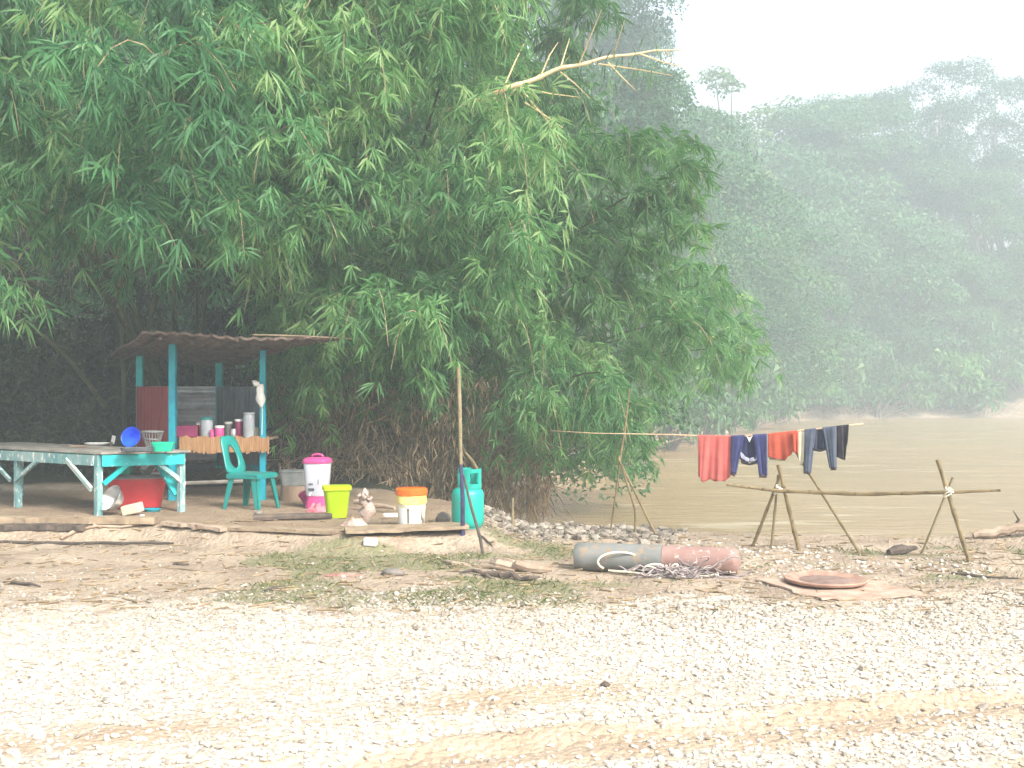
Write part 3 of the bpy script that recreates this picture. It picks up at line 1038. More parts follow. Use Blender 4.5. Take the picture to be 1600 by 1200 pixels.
tag(mb.build('litter', 'twig'), 'bits of twig and bark littering the dirt in front of the table', 'litter', kind='stuff')


# ------------------------------------------------------------------ broadleaf trees and shrubs
def clump_leaves(blobs, per, size, flat=.6):
    P, Nn, T = [], [], []
    for (c, r) in blobs:
        k = max(12, int(per * r * r))
        d = nrm(rng.normal(0, 1, (k, 3)))
        d[:, 2] = np.where(d[:, 2] < -.35, -d[:, 2] * .6, d[:, 2])
        rad = r * (.55 + .5 * rng.random((k, 1)) ** .6)
        P.append(np.array(c) + d * rad * np.array([1, 1, flat]))
        Nn.append(d * .7 + rng.normal(0, .6, (k, 3)) + np.array([0, 0, .5]))
        T.append(np.clip(.45 + rng.normal(0, .12) + rng.normal(0, .18, k), 0, 1))
    P = np.concatenate(P)
    Nn = nrm(np.concatenate(Nn))
    T = np.concatenate(T)
    n = len(P)
    D = np.cross(Nn, rng.normal(0, 1, (n, 3)))
    D = nrm(D) + np.array([0, 0, -.35])
    return P, D, Nn, size * (.6 + .8 * rng.random(n)), T


def make_tree(kind, H, cr, c0, seed, nb, per, size, mat, openness=0.):
    """H height, cr crown radius, c0 height where the crown starts"""
    global rng
    rng = np.random.default_rng(seed)
    rr = random.Random(seed)
    root = bpy.data.objects.new(kind, None)
    col.objects.link(root)
    mb = MB()
    lean = Vector((rr.gauss(0, .04), rr.gauss(0, .04), 0))
    tp = [Vector((lean.x * z, lean.y * z, z)) + Vector((rr.gauss(0, .08), rr.gauss(0, .08), 0)) * (z / H * 3) for z in np.linspace(-.5, H * .82, 9)]
    r0 = .018 * H
    mb.tube(tp, [r0 * (1.25 if i == 0 else 1) * (1 - .8 * i / 8) for i in range(9)], 9)
    blobs = []
    for k in range(nb):
        u = rr.random()
        z = c0 + (H - c0) * (u ** .8)
        prof = math.sin(math.pi * min(1, .18 + .78 * ((z - c0) / (H - c0)))) ** .7
        a = rr.random() * 6.283
        rad = cr * prof * math.sqrt(rr.uniform(.12, 1)) * .85
        c = Vector((lean.x * z + math.cos(a) * rad, lean.y * z + math.sin(a) * rad, z))
        br = cr * rr.uniform(.20, .36) * (1 - openness * .35)
        blobs.append((tuple(c), br))
        if k % 2 == 0:
            st = tp[min(8, max(2, int((z / H) * 8) - 2))]
            md = st.lerp(c, .55) + Vector((0, 0, .04 * H * rr.uniform(-.2, 1)))
            mb.tube([st, md, c], [r0 * .38, r0 * .22, r0 * .06], 5, cap=False)
    mb.build('trunk', 'bark', root, smooth=True)
    P, D, Nn, L, T = clump_leaves(blobs, per, size, .8)
    leaves('crown', P, D, Nn, L, L * .55, T, mat, root, droop=.15, mid=.5)
    return root


def copy_tree(o):
    c = o.copy()
    col.objects.link(c)
    for ch in list(o.children):
        d = ch.copy()
        col.objects.link(d)
        d.parent = c
    return c


save = rng
M['lining_cloth'] = pm('lining_cloth', (.30, .31, .40), (.40, .41, .50), 9, .95, .2)
protos = {
    'wide': make_tree('broadleaf_tree', 20, 6.5, 5, 101, 46, 260, .20, 'leaf_tree'),
    'tall': make_tree('broadleaf_tree', 24, 5.6, 9, 102, 42, 260, .20, 'leaf_tree_dark'),
    'open': make_tree('broadleaf_tree', 26, 7.6, 9, 103, 46, 260, .20, 'leaf_tree_dark', .75),
    'mound': make_tree('broadleaf_tree', 11, 5.2, 1.2, 104, 48, 240, .19, 'leaf_shrub'),
    'thin': make_tree('broadleaf_tree', 16, 3.2, 7, 105, 20, 240, .2, 'leaf_tree_pale', .6),
}
PH = {'wide': 20, 'tall': 24, 'open': 26, 'mound': 11, 'thin': 16}
used = set()


def put(kind, px, top, Y, label, sx=1.0, group='hazy trees along the river'):
    Y = Y * (1.3 if Y > 74 else 1.65 if Y > 33 else 1.0)
    x = (px - 800) / F * Y
    z = H1(x, Y)
    h = CZ + (600 - top) / F * Y - z
    o = protos[kind]
    if kind in used:
        o = copy_tree(o)
    used.add(kind)
    s = h / PH[kind]
    o.location = (x, Y, z - .1)
    o.scale = (s * sx, s * sx, s)
    o.rotation_euler = (0, 0, rnd.random() * 6.28)
    tag(o, label, 'tree', group)
    return o


# the wooded left bank, fading into the mist
put('tall', 925, -150, 44, 'tallest hazy tree on the left bank, its top above the frame', .95)
put('wide', 940, -70, 50, 'hazy tree just right of the tallest left-bank tree', .62)
put('tall', 1020, 40, 56, 'misty tree whose shoulder drops behind the tip of the bare culm', .75)
put('thin', 1150, 120, 62, 'spindly open tree standing out against the sky on the left bank skyline', 1.2)
put('wide', 1090, 175, 58, 'hazy tree below the spindly skyline tree', .8)
put('mound', 1190, 205, 72, 'pale tree in the dip of the skyline', 1.3)
put('wide', 1010, 180, 40, 'dark misty tree right behind the arching dark bamboo', .95)
put('mound', 1000, 130, 47, 'leafy misty tree filling the slope under the tip of the bare culm', 1.0)
put('mound', 1130, 290, 50, 'mounded hazy tree low on the left bank slope', 1.25)
put('mound', 1185, 400, 52, 'smaller mounded tree at the foot of the left bank slope', 1.3)
put('mound', 1060, 330, 42, 'bushy tree half hidden by the dark bamboo on its right', 1.1)
put('wide', 930, 100, 34, 'shaded tree behind the upper bamboo', 1.2)
# the far bank
put('wide', 1255, 175, 86, 'rounded tree at the left end of the far bank skyline', 1.2)
put('wide', 1310, 160, 92, 'broad tree beside the rounded one on the far bank skyline', 1.15)
put('tall', 1385, 165, 95, 'pale tree left of the emergent giant on the far bank', 1.2)
put('open', 1485, 100, 94, 'emergent giant tree with gaps of sky through its crown', 1.15)
put('open', 1575, 125, 98, 'open crowned tree right of the emergent giant', 1.1)
put('tall', 1660, 120, 95, 'tall hazy tree cut off by the right edge of the frame', 1.2)
put('wide', 1420, 250, 92, 'mid height tree under the emergent giant', 1.2)
put('wide', 1545, 265, 90, 'mid height tree under the open crowned one', 1.2)
put('mound', 1215, 330, 80, 'bushy tree where the far bank begins', 1.25)
put('mound', 1270, 250, 84, 'vine covered tree standing tallest among the bushy far bank trees', 1.1)
put('mound', 1345, 300, 86, 'vine covered tree in the middle of the far bank', 1.2)
put('mound', 1430, 370, 87, 'low vine covered tree right of the middle of the far bank', 1.2)
put('mound', 1590, 370, 89, 'low bushy tree at the right end of the far bank', 1.2)
put('mound', 1505, 410, 87, 'lowest bushy tree over the water on the far bank', 1.2)
# trees added behind the bamboo to block bright haze and sky gaps
put('mound', 10, -230, 25, 'added dense dark tree high behind the left edge of the nearest bamboo', .75, 'dark trees behind the bamboo')
put('mound', 250, -200, 26.5, 'added dense dark tree high behind the middle of the nearest bamboo', .75, 'dark trees behind the bamboo')
put('mound', 470, -220, 27, 'added dense dark tree high behind the join of the two big bamboo clumps', .75, 'dark trees behind the bamboo')
put('mound', 690, -160, 28.5, 'added dense dark tree high behind the tallest bamboo clump', .7, 'dark trees behind the bamboo')
put('wide', 60, -300, 27, 'added dark tree deep behind the left bamboo', 1.5, 'dark trees behind the bamboo')
put('tall', 330, -330, 29, 'added dark tree behind the tin hut', 1.6, 'dark trees behind the bamboo')
put('wide', 600, -280, 31, 'added dark tree behind the tallest bamboo', .9, 'dark trees behind the bamboo')
put('mound', -60, 250, 25, 'added low dark tree in the gloom at the left edge', 1.4, 'dark trees behind the bamboo')
put('mound', 200, 270, 26, 'added low dark tree in the gloom left of the hut', 1.4, 'dark trees behind the bamboo')
put('mound', 420, 300, 26, 'added low dark tree in the gloom just right of the hut', 1.3, 'dark trees behind the bamboo')
put('mound', 640, 330, 27, 'added low dark tree behind the bamboo above the gas cylinder', 1.3, 'dark trees behind the bamboo')
put('mound', 830, 330, 29, 'added low dark tree behind the bamboo trailing into the water', 1.2, 'dark trees behind the bamboo')


def make_shrub(seed, size, mat, spread=1.0):
    global rng
    rng = np.random.default_rng(seed)
    rr = random.Random(seed)
    root = bpy.data.objects.new('shrub', None)
    col.objects.link(root)
    mb = MB()
    blobs = []
    for k in range(16):
        a = rr.random() * 6.28
        rad = .75 * math.sqrt(rr.random()) * spread
        z = .25 + .75 * rr.random() * (1 - .45 * rad)
        c = Vector((math.cos(a) * rad, math.sin(a) * rad, z))
        blobs.append((tuple(c), rr.uniform(.2, .36)))
        mb.tube([Vector((rr.gauss(0, .06), rr.gauss(0, .06), -.1)), Vector((c.x * .5, c.y * .5, z * .6)), c], [.025, .018, .006], 4, cap=False)
    mb.build('stem', 'bark', root)
    P, D, Nn, L, T = clump_leaves(blobs, 1000, size, .75)
    leaves('foliage', P, D, Nn, L, L * .5, T, mat, root, droop=.2, mid=.5)
    return root


sprot = [make_shrub(201, .13, 'leaf_shrub'), make_shrub(202, .10, 'leaf_shrub', 1.15), make_shrub(203, .11, 'leaf_bamboo_yellow')]
sused = set()


def shrub(px, py, Y, h, wd, k, label, dz=0, smin=0):
    Y, h, wd = Y * 1.3, h * 1.3, wd * 1.3
    ys_ = np.arange(Y - 14 if Y > 60 else Y - 6, Y + 8, .1)
    s_ = sdf((px - 800) / F * ys_, ys_)
    ok_ = np.where(s_ > rnd.uniform(.2, 1.6) + smin)[0]
    if len(ok_):
        Y = float(ys_[ok_[0]])
    x = (px - 800) / F * Y
    z = max(H1(x, Y), WATER)
    o = sprot[k]
    if k in sused:
        o = copy_tree(o)
    sused.add(k)
    o.location = (x, Y, z - .08 + dz)
    o.scale = (wd, wd, h)
    o.rotation_euler = (0, 0, rnd.random() * 6.28)
    tag(o, label, 'shrub', 'shrubs along the river banks')


shrub(960, 700, 31, 2.1, 1.3, 1, 'leafy shrub drooping to the water right of the low trailing bamboo')
shrub(1000, 700, 35, 2.4, 1.6, 0, 'pale leaved shrub on the near bend above the left tripod')
shrub(1045, 690, 41, 2.7, 1.8, 1, 'shrub on the bare bank above the left end of the clothesline')
shrub(1090, 680, 45, 3.0, 2.1, 0, 'shrub on the bank above the red sarong')
shrub(1135, 670, 52, 3.0, 2.3, 1, 'shrub on the bank above the navy jacket')
shrub(1110, 640, 52, 4.6, 2.5, 2, 'taller yellowish shrub behind the bank shrubs at the bend')
shrub(1175, 660, 59, 4.2, 2.6, 0, 'tall leafy shrub left of the pale sand patch', smin=1)
shrub(1215, 640, 70, 4.8, 3.0, 1, 'shrub rising behind the pale sand patch', smin=5)
shrub(1260, 640, 77, 4.3, 3.2, 2, 'light green shrub at the start of the far bank')
shrub(1310, 640, 80, 4.0, 3.2, 0, 'dense shrub on the far bank above the grey pullover')
shrub(1365, 640, 84, 4.6, 3.6, 1, 'dense shrub on the far bank just past the end of the clothesline')
shrub(1420, 640, 84, 4.0, 3.4, 0, 'spreading far bank shrub left of the leaning pole tip')
shrub(1478, 640, 84, 4.4, 3.6, 2, 'far bank shrub right above the leaning pole tip')
shrub(1530, 640, 85, 5.0, 3.4, 1, 'far bank shrub at the right beside the sandy bank', smin=2)
shrub(1590, 640, 88, 5.2, 3.8, 0, 'far bank shrub behind the sandy bank at the right edge', smin=6)
for i_, (px_, h_, k_, lab_) in enumerate([(1285, 2.6, 0, 'low bush at the waterline left of the grey pullover'), (1340, 3.0, 1, 'low bush at the waterline behind the tip of the clothesline'),
        (1392, 2.4, 0, 'low bush at the waterline right of the clothesline tip'), (1445, 3.0, 1, 'low bush at the waterline left of the stout pole tip'),
        (1505, 2.7, 0, 'low bush at the waterline right of the stout pole tip'),
        (1155, 3.2, 1, 'low bush at the waterline left of the sand patch')]):
    shrub(px_, 650, 84 if px_ > 1200 else 60, h_, 3.0, k_, lab_)
rng = np.random.default_rng(5)

# roots and driftwood tangle along the far water line
mb = MB()
for k in range(700):
    t = rnd.random()
    px = 985 + 600 * t
    q_ = np.array([(985, 38.6), (1040, 43.5), (1120, 53), (1190, 64), (1260, 77), (1420, 82.4), (1585, 82.6)])
    Y = float(np.interp(px, q_[:, 0], q_[:, 1])) * 1.3
    ys_ = np.arange(Y - 10, Y + 6, .15)
    s_ = np.where(sdf((px - 800) / F * ys_, ys_) > rnd.uniform(-.2, .9))[0]
    if len(s_):
        Y = float(ys_[s_[0]])
    x = (px - 800) / F * Y
    z = max(H1(x, Y), WATER)
    p = Vector((x, Y, z))
    Ln = rnd.uniform(.6, 2.3)
    a = rnd.random() * 6.28
    e = p + Vector((math.cos(a) * Ln, math.sin(a) * Ln * .5 - .3, rnd.uniform(.1, .9) * Ln * .7))
    mb.tube([p, p.lerp(e, .5) + Vector((rnd.gauss(0, .1), 0, rnd.gauss(0, .1))), e], [.03, .024, .01], 4, cap=False)
tag(mb.build('root_tangle', 'drift_wood'), 'tangle of bare roots and dead branches along the far water line', 'roots', kind='stuff')

# ------------------------------------------------------------------ work table
zp = .15
Ngr, Rg, Lg = PZ(152, 806, zp), PZ(291, 799, zp), PZ(24, 793, zp)
Ngr.z = H1(Ngr.x, Ngr.y)
t0 = Vector((Ngr.x, Ngr.y, zp))
root = thing('work_table', 'long rickety teal work table topped with grey boards, under the bamboo', 'table', t0)
u = Vector((Rg.x - Ngr.x, Rg.y - Ngr.y, 0))
v = Vector((Lg.x - Ngr.x, Lg.y - Ngr.y, 0))
ul, vl = u.length, v.length
u.normalize()
v.normalize()
TH = .70
TL = 3.3
nb = 7
for k in range(nb):
    a = ul * (k + .5) / nb
    wd = ul / nb * 1.0
    ov = rnd.uniform(-.02, .03)
    st = u * a - v * (.06 + ov)
    en = u * a + v * (TL + ov)
    mbt = MB()
    q1, q2 = u * (a - wd / 2 + .004), u * (a + wd / 2 - .004)
    z1 = TH + rnd.uniform(-.003, .003)
    vs = []
    for z in (z1, z1 + .026):
        vs += [q1 - v * (.06 + ov) + Vector((0, 0, z)), q2 - v * (.06 + ov) + Vector((0, 0, z)), q2 + v * (TL + ov) + Vector((0, 0, z)), q1 + v * (TL + ov) + Vector((0, 0, z))]
    mbt.add(vs, [(3, 2, 1, 0), (4, 5, 6, 7), (0, 1, 5, 4), (1, 2, 6, 5), (2, 3, 7, 6), (3, 0, 4, 7)])
    if k == 0:
        mtop = mbt
    else:
        mtop.add(mbt.v, mbt.f)
mtop.build('tabletop', 'grey_board', root)
zz = Vector((0, 0, 1))
MB().beam(u * .035 + zz * (TH - .075) - v * .024, u * (ul - .035) + zz * (TH - .075) - v * .024, .03, .13).build('apron', 'teal_paint', root)
MB().beam(v * .035 + zz * (TH - .072) - u * .02, v * TL + zz * (TH - .072) - u * .02, .03, .115).build('apron', 'faded_shaded_teal_paint', root)  # left face in duller paint, its shade put into the colour
MB().beam(u * ul + v * .05 + zz * (TH - .072), u * ul + v * TL + zz * (TH - .072), .03, .12).build('apron', 'teal_paint', root)


def leg(p, m, wd=.075):
    zb = H1(t0.x + p.x, t0.y + p.y) - zp
    MB().beam(p + zz * (zb - .01), p + zz * (TH - .012), wd, wd * .8, up=v).build('leg', m, root)


for p, m in ((v * .03 + u * .03, 'faded_shaded_teal_paint'), (u * (ul - .04) + v * .03, 'faded_shaded_teal_paint'), (v * vl + u * .03, 'faded_shaded_teal_paint'), (v * vl + u * (ul - .04), 'faded_shaded_teal_paint'),
             (v * (TL - .06) + u * .03, 'faded_shaded_teal_paint'), (v * (TL - .06) + u * (ul - .04), 'faded_shaded_teal_paint')):
    leg(p, m)
MB().beam(u * .07 + zz * .36, u * .36 + zz * (TH - .10), .05, .03, up=v).build('brace', 'teal_paint', root)
MB().beam(u * (ul - .07) + zz * .37, u * (ul - .34) + zz * (TH - .11), .05, .03, up=v).build('brace', 'faded_shaded_teal_paint', root)
MB().beam(v * .06 + zz * .30 - u * .03, v * .52 + zz * (TH - .08) - u * .03, .065, .03, up=u).build('brace', 'white_teal_paint', root, label='white painted diagonal brace')
MB().beam(v * (vl - .05) + zz * .33 - u * .03, v * (vl - .52) + zz * (TH - .10) - u * .03, .05, .03, up=u).build('brace', 'faded_shaded_teal_paint', root)
MB().beam(v * (vl + .05) + zz * .33 - u * .03, v * (vl + .5) + zz * (TH - .10) - u * .03, .05, .03, up=u).build('brace', 'faded_shaded_teal_paint', root)
MB().beam(u * (ul - .04) + v * .07 + zz * .2, u * (ul - .04) + v * .45 + zz * (TH - .10), .04, .12, up=u).build('brace', 'teal_paint', root)
ZT = zp + TH + .03      # table surface


def TT(px, py):
    return PZ(px, py, ZT)


# things on the table
def bowl_prof(r, h, t=.006, rb=.6):
    return [(r * rb * .0 + .001, 0), (r * rb, 0), (r * .85, h * .45), (r, h), (r * 1.05, h + .004), (r * 1.05, h - .004), (r - t, h - t), (r * .85 - t, h * .45), (r * rb - t, t), (.001, t)]


p = TT(211, 701)
root = thing('basin', 'shiny blue plastic basin propped on its side on the work table', 'basin', p + Vector((0, 0, .115)))
Mx = Euler((R(72), 0, R(-14))).to_matrix()
MB().lathe(bowl_prof(.118, .10), 28, Mx=Mx).build('bowl', 'blue_plastic', root, smooth=True)
p = TT(238, 699)
root = thing('basket', 'see-through grey plastic basket beside the blue basin', 'basket', p)
mb = MB()
for k in range(20):
    a = 6.283 * k / 20
    mb.tube([(math.cos(a) * .07, math.sin(a) * .07, 0), (math.cos(a) * .125, math.sin(a) * .125, .19)], .006, 4)
for z, r_ in ((.004, .07), (.10, .099)):
    mb.tube([(math.cos(6.283 * j / 24) * r_, math.sin(6.283 * j / 24) * r_, z) for j in range(25)], .006, 5, cap=False)
mb.build('basket_wall', 'grey_plastic', root)
MB().tube([(math.cos(6.283 * j / 24) * .127, math.sin(6.283 * j / 24) * .127, .19) for j in range(25)], .012, 6, cap=False).build('rim', 'grey_plastic', root)
p = TT(255, 705)
root = thing('storage_box', 'green plastic food box near the right end of the work table', 'box', p, R(8))
MB().lathe([(.10, 0), (.125, .085)], 24, sx=1.0, sy=.62, sq=6).build('body', 'green_plastic', root)
MB().lathe([(.13, .086), (.132, .10), (.12, .106)], 24, sx=1.0, sy=.62, sq=6).build('lid', 'green_plastic', root)
p = TT(215, 706)
root = thing('tray', 'dark grey tray lying in front of the blue basin', 'tray', p, R(5))
MB().lathe([(.12, 0), (.16, .05), (.168, .05), (.155, .012), (.001, .012)], 24, sx=1.1, sy=.6, sq=5).build('tray_body', 'print_dark', root)
p = TT(152, 695)
o = MB().lathe([(.09, 0), (.115, .022), (.11, .026), (.085, .008), (.001, .008)], 20, sx=1.3, sy=.7, sq=5).build('tray', 'white_plastic', origin=(0, 0, 0), smooth=True)
o.location = p
tag(o, 'small white tray lying on the bare boards of the work table', 'tray')
p = TT(177, 697)
root = thing('kitchen_knife', 'cleaver with a dark handle standing propped on the work table', 'knife', p)
MB().box((0, 0, .08), (.045, .006, .10), (0, R(12), 0)).build('blade', 'steel', root)
MB().box((-.025, 0, .02), (.02, .02, .07), (0, R(25), 0)).build('handle', 'dark_wood', root)
p = TT(122, 699)
o = MB().tube([(-.10, 0, .012), (.02, .02, .014), (.12, -.01, .012)], [.012, .014, .009], 6).build('stick', 'weathered_wood', origin=(0, 0, 0))
o.location = p
tag(o, 'short peeled stick lying left of the white tray on the table', 'stick')

# under the table
p = PZ(214, 792, zp + .01)
p.z = H1(p.x, p.y)
root = thing('storage_tub', 'big red plastic tub with a grey lid under the work table', 'tub', p, R(14))
MB().lathe([(.255, 0), (.27, .01), (.325, .33), (.335, .335), (.335, .355)], 40, sx=1.05, sy=.72, sq=5).build('body', 'red_plastic', root, smooth=True)
MB().lathe([(.343, .357), (.345, .375), (.31, .40)], 40, sx=1.05, sy=.72, sq=5).build('lid', 'grey_plastic', root, smooth=True)
ptub = p
root = thing('saucepan', 'small aluminium pan lying on the lid of the red tub', 'pan', p + Vector((.17, -.02, .455)))
Mx = Euler((R(55), R(-20), 0)).to_matrix()
MB().lathe(bowl_prof(.10, .07), 22, Mx=Mx).build('pan', 'steel', root, smooth=True)
MB().tube([Mx @ Vector((.10, 0, .06)), Mx @ Vector((.22, 0, .07))], .010, 6).build('handle', 'dark_wood', root)
o = MB().lathe([(.07, 0), (.085, .10), (.08, .105)], 20, sx=1.1, sy=.7, sq=5).build('container', 'green_plastic', origin=(0, 0, 0))
o.location = p + Vector((-.14, -.03, .401))
tag(o, 'small green container on the lid of the red tub', 'container')
p = PZ(176, 803, zp)
p.z = H1(p.x, p.y)
root = thing('basin', 'shiny steel basin tipped on its edge against the near table leg', 'basin', p + Vector((.075, -.05, .135)))
Mx = Euler((R(58), 0, R(-38))).to_matrix()
MB().lathe(bowl_prof(.155, .12), 30, Mx=Mx).build('bowl', 'steel', root, smooth=True)
p = PZ(207, 805, zp)
p.z = H1(p.x, p.y)
o = MB().box((0, 0, .07), (.22, .14, .11), (R(4), R(-13), R(-8))).build('box', 'cream_plastic', origin=(0, 0, 0), bevel=.015)
o.location = p
tag(o, 'cream plastic box lying tilted beside the steel basin', 'box')
p = PZ(222, 812, zp)
p.z = H1(p.x, p.y)
o = MB().lathe([(.02, 0), (.035, .03), (.02, .055)], 10, sx=1, sy=.8).build('cup', 'white_plastic', origin=(0, 0, 0))
o.location = p
tag(o, 'little white cup on the ground in front of the cream box', 'cup')
p = PZ(238, 800, zp)
p.z = H1(p.x, p.y)
o = MB().lathe([(.06, 0), (.085, .03), (.08, .034), (.05, .01), (.001, .01)], 20, sx=1.3, sy=.8).build('dish', 'blue_teal_paint', origin=(0, 0, 0), smooth=True)
o.location = p
tag(o, 'flat blue dish on the ground in front of the red tub', 'dish')

# ------------------------------------------------------------------ tin hut
fy, by_ = 14.95, 17.0
FL, FR = Vector(((270 - 800) / F * fy, fy, zp)), Vector(((411 - 800) / F * fy, fy, zp))
BL, BR = Vector(((219 - 800) / F * by_, by_, zp)), Vector(((343 - 800) / F * by_, by_, zp))
h0 = FL.copy()
root = thing('tin_hut', 'small open tin hut with teal posts and a sagging brown roof', 'hut', h0)


def zat(py, y):
    return CZ - (py - 600) / F * y


for P_, ztop, m, wd in ((FL, zat(540, fy), 'blue_teal_paint', .085), (FR, zat(550, fy), 'blue_teal_paint', .07), (BL, zat(558, by_), 'teal_paint', .095), (BR, zat(562, by_), 'teal_paint', .095)):
    zb = H1(P_.x, P_.y)
    MB().beam(Vector((P_.x, P_.y, zb - .02)) - h0, Vector((P_.x, P_.y, ztop + .02)) - h0, wd, wd, up=(0, 1, 0)).build('post', m, root)
# roof
q00, q10 = PY(172, 557, 17.7), PY(352, 569, 17.7)
q01, q11 = PY(222, 522, 14.2), PY(545, 529, 14.0)


def rf(a, b):
    A_ = q00.lerp(q10, a)
    B_ = q01.lerp(q11, a)
    p_ = A_.lerp(B_, b)
    p_.z += .011 * math.sin(a * 95) + .035 * math.sin(a * 7 + 1) * (b - .3) + .03 * math.sin(b * 6 + a * 4) - .03 * math.sin(math.pi * a)
    ed = .04 * math.sin(a * 41) + .02 * math.sin(a * 87 + 2)
    if b > .99:
        p_.y -= ed * .7
    return p_ - h0


MB().sheet(rf, 120, 14).build('roof', 'roof_thatch', root, solid=.03)
MB().tube([PY(395, 523, 14.12) - h0, PY(470, 525, 14.05) - h0, PY(562, 530, 13.9) - h0], [.011, .010, .006], 7).build('roof_pole', 'weathered_wood', root, smooth=True)
for a in (.12, .62):
    A_, B_ = q00.lerp(q10, a), q01.lerp(q11, a * .75)
    MB().tube([A_ - h0 - zz * .04, B_ - h0 - zz * .05], .022, 6).build('rafter', 'dark_wood', root)


def corr(a, b, z0, z1, n, amp, horiz=False):
    d = (b - a)
    nr = Vector((d.y, -d.x, 0)).normalized()

    def fn(s_, t_):
        p_ = a.lerp(b, s_)
        z = z0 + (z1 - z0) * t_
        k = t_ if horiz else s_
        return Vector((p_.x, p_.y, z)) + nr * amp * math.sin(k * n * 6.283) - h0
    return fn


MB().sheet(corr(BL + Vector((-.06, .02, 0)), FL + Vector((-.06, 0, 0)), .35, zat(604, 16), 9, .014), 90, 2).build('wall_panel', 'red_sheet', root, solid=.004, label='dark red corrugated side panel')
mid_ = BL.lerp(BR, 0)
MB().sheet(corr(BL + Vector((.05, .06, 0)), BR + Vector((-.05, .06, 0)), .5, zat(604, by_ + .06), 6, .034, True), 2, 90).build('wall_panel', 'zinc_sheet', root, solid=.004, label='shiny zinc panel with horizontal ribs')
MB().sheet(corr(BR + Vector((-.02, -.08, 0)), FR + Vector((-.03, .06, 0)), .45, zat(604, 16), 12, .010), 110, 2).build('wall_panel', 'grey_sheet', root, solid=.004, label='grey ribbed side panel')
# counter
ZC = zat(684, fy - .1)
cx0, cx1 = (281 - 800) / F * (fy - .1), (421 - 800) / F * (fy - .1)
MB().box(((cx0 + cx1) / 2 - h0.x, fy + .22 - h0.y, ZC - .02 - h0.z), (cx1 - cx0 - .03, .62, .025)).build('counter', 'weathered_wood', root)
ctr = [c for c in root.children if c.name.startswith('counter')][0]
mb = MB()
ns = 46
for k in range(ns):
    x = cx0 + (cx1 - cx0) * (k + .5) / ns
    zt = ZC + .012 + .012 * math.sin(k * .7) + rnd.uniform(-.006, .01)
    zb = ZC - .185 + rnd.uniform(-.02, .012) + .01 * math.sin(k * .35)
    mb.box((x - h0.x, fy - .115 - h0.y + rnd.uniform(-.004, .004), (zt + zb) / 2 - h0.z), ((cx1 - cx0) / ns * .92, .012, zt - zb), (0, rnd.gauss(0, .02), 0))
mb.build('slat_skirt', 'slat_brown', ctr)
MB().tube([PY(285, 755, fy - .04) - h0, PY(405, 751, fy - .04) - h0], .026, 7).build('rail', 'grey_board', root, smooth=True)
MB().beam(Vector((BR.x, BR.y, .55)) - h0, Vector((FR.x, FR.y, .55)) - h0, .04, .06).build('rail', 'blue_teal_paint', root)


def jar(px, d, h, body, lid, label, cat='jar', lidh=.03, name='jar', y=None):
    y = y or fy + .05
    root = thing(name, label, cat, (((px - 800) / F * y), y, ZC - .006))
    MB().lathe([(d * .46, 0), (d * .5, .01), (d * .5, h * .88), (d * .44, h)], 18).build('body', body, root, smooth=True)
    MB().lathe([(d * .50, h + .001), (d * .52, h + lidh * .8), (d * .44, h + lidh)], 18).build('lid', lid, root, smooth=True)


jar(323, .16, .235, 'clear_plastic', 'teal_plastic', 'clear canister with a teal lid on the hut counter')
jar(343, .12, .13, 'pink_plastic', 'white_plastic', 'squat pink jar with a white lid on the hut counter', y=fy)
jar(373, .105, .21, 'maroon_plastic', 'white_plastic', 'maroon jar with a white lid on the hut counter', y=fy + .12)
jar(389, .15, .30, 'clear_plastic', 'clear_plastic', 'tallest clear canister at the right of the hut counter', y=fy + .04)
jar(331, .05, .09, 'pink_plastic', 'pink_plastic', 'tiny pink bottle in front of the teal lidded canister', 'bottle', .02, 'bottle', y=fy - .05)
jar(357, .10, .17, 'grey_plastic', 'white_plastic', 'dark jar with a white lid behind the pink jar', y=fy + .28)
jar(312, .09, .16, 'orange_plastic', 'white_plastic', 'small orange jar between the dark box and the teal lidded canister', y=fy + .22)
jar(400, .08, .13, 'cream_plastic', 'teal_plastic', 'small cream jar by the right post on the counter', y=fy + .16)
jar(365, .07, .11, 'steel', 'steel', 'small steel tin between the pink jar and the maroon jar', 'tin', .012, 'tin', y=fy - .03)
p = Vector(((294 - 800) / F * (fy + .12), fy + .12, ZC - .006))
o = MB().box((0, 0, .08), (.27, .2, .15), (0, 0, R(6))).build('box', 'maroon_plastic', origin=(0, 0, 0), bevel=.01)
o.location = p
tag(o, 'dark maroon box at the left end of the hut counter', 'box')
# white bag and cord on the right post
b = PY(408, 600, fy - .07)
root = thing('plastic_bag', 'crumpled white bag hung on the right hut post by a cord', 'bag', b)
mb = MB()
prof = []
for j in range(14):
    u_ = j / 13
    prof.append((.012 + .05 * math.sin(.25 + u_ * 2.85) * (1 + .12 * math.sin(u_ * 11)), -.30 * u_))
mb.lathe(prof[::-1], 14)
for i, q_ in enumerate(mb.v):
    mb.v[i] = (q_[0] * (1 + .16 * math.sin(q_[2] * 22 + i % 14)) + .012 * math.sin(q_[2] * 12), q_[1] * .7, q_[2])
mb.build('bag_body', 'white_plastic', root, smooth='all')
MB().tube([(-.03, 0, 0), (-.07, -.02, .005), (-.09, -.01, .03), (-.06, 0, .04)], [.035, .04, .035, .012], 8).build('knot', 'white_plastic', root, smooth='all')
MB().tube([(.012, 0, -.29), (.014, 0, -.45), (.01, 0, -.66)], .006, 5).build('cord', 'white_plastic', root)
o = MB().lathe([(.05, 0), (.042, .04), (.055, .07)], 14).build('cup', 'steel', origin=(0, 0, 0))
o.location = Vector(((385 - 800) / F * (fy + .35), fy + .35, ZC - .006 + 0))
tag(o, 'steel cup behind the tallest canister on the counter', 'cup')

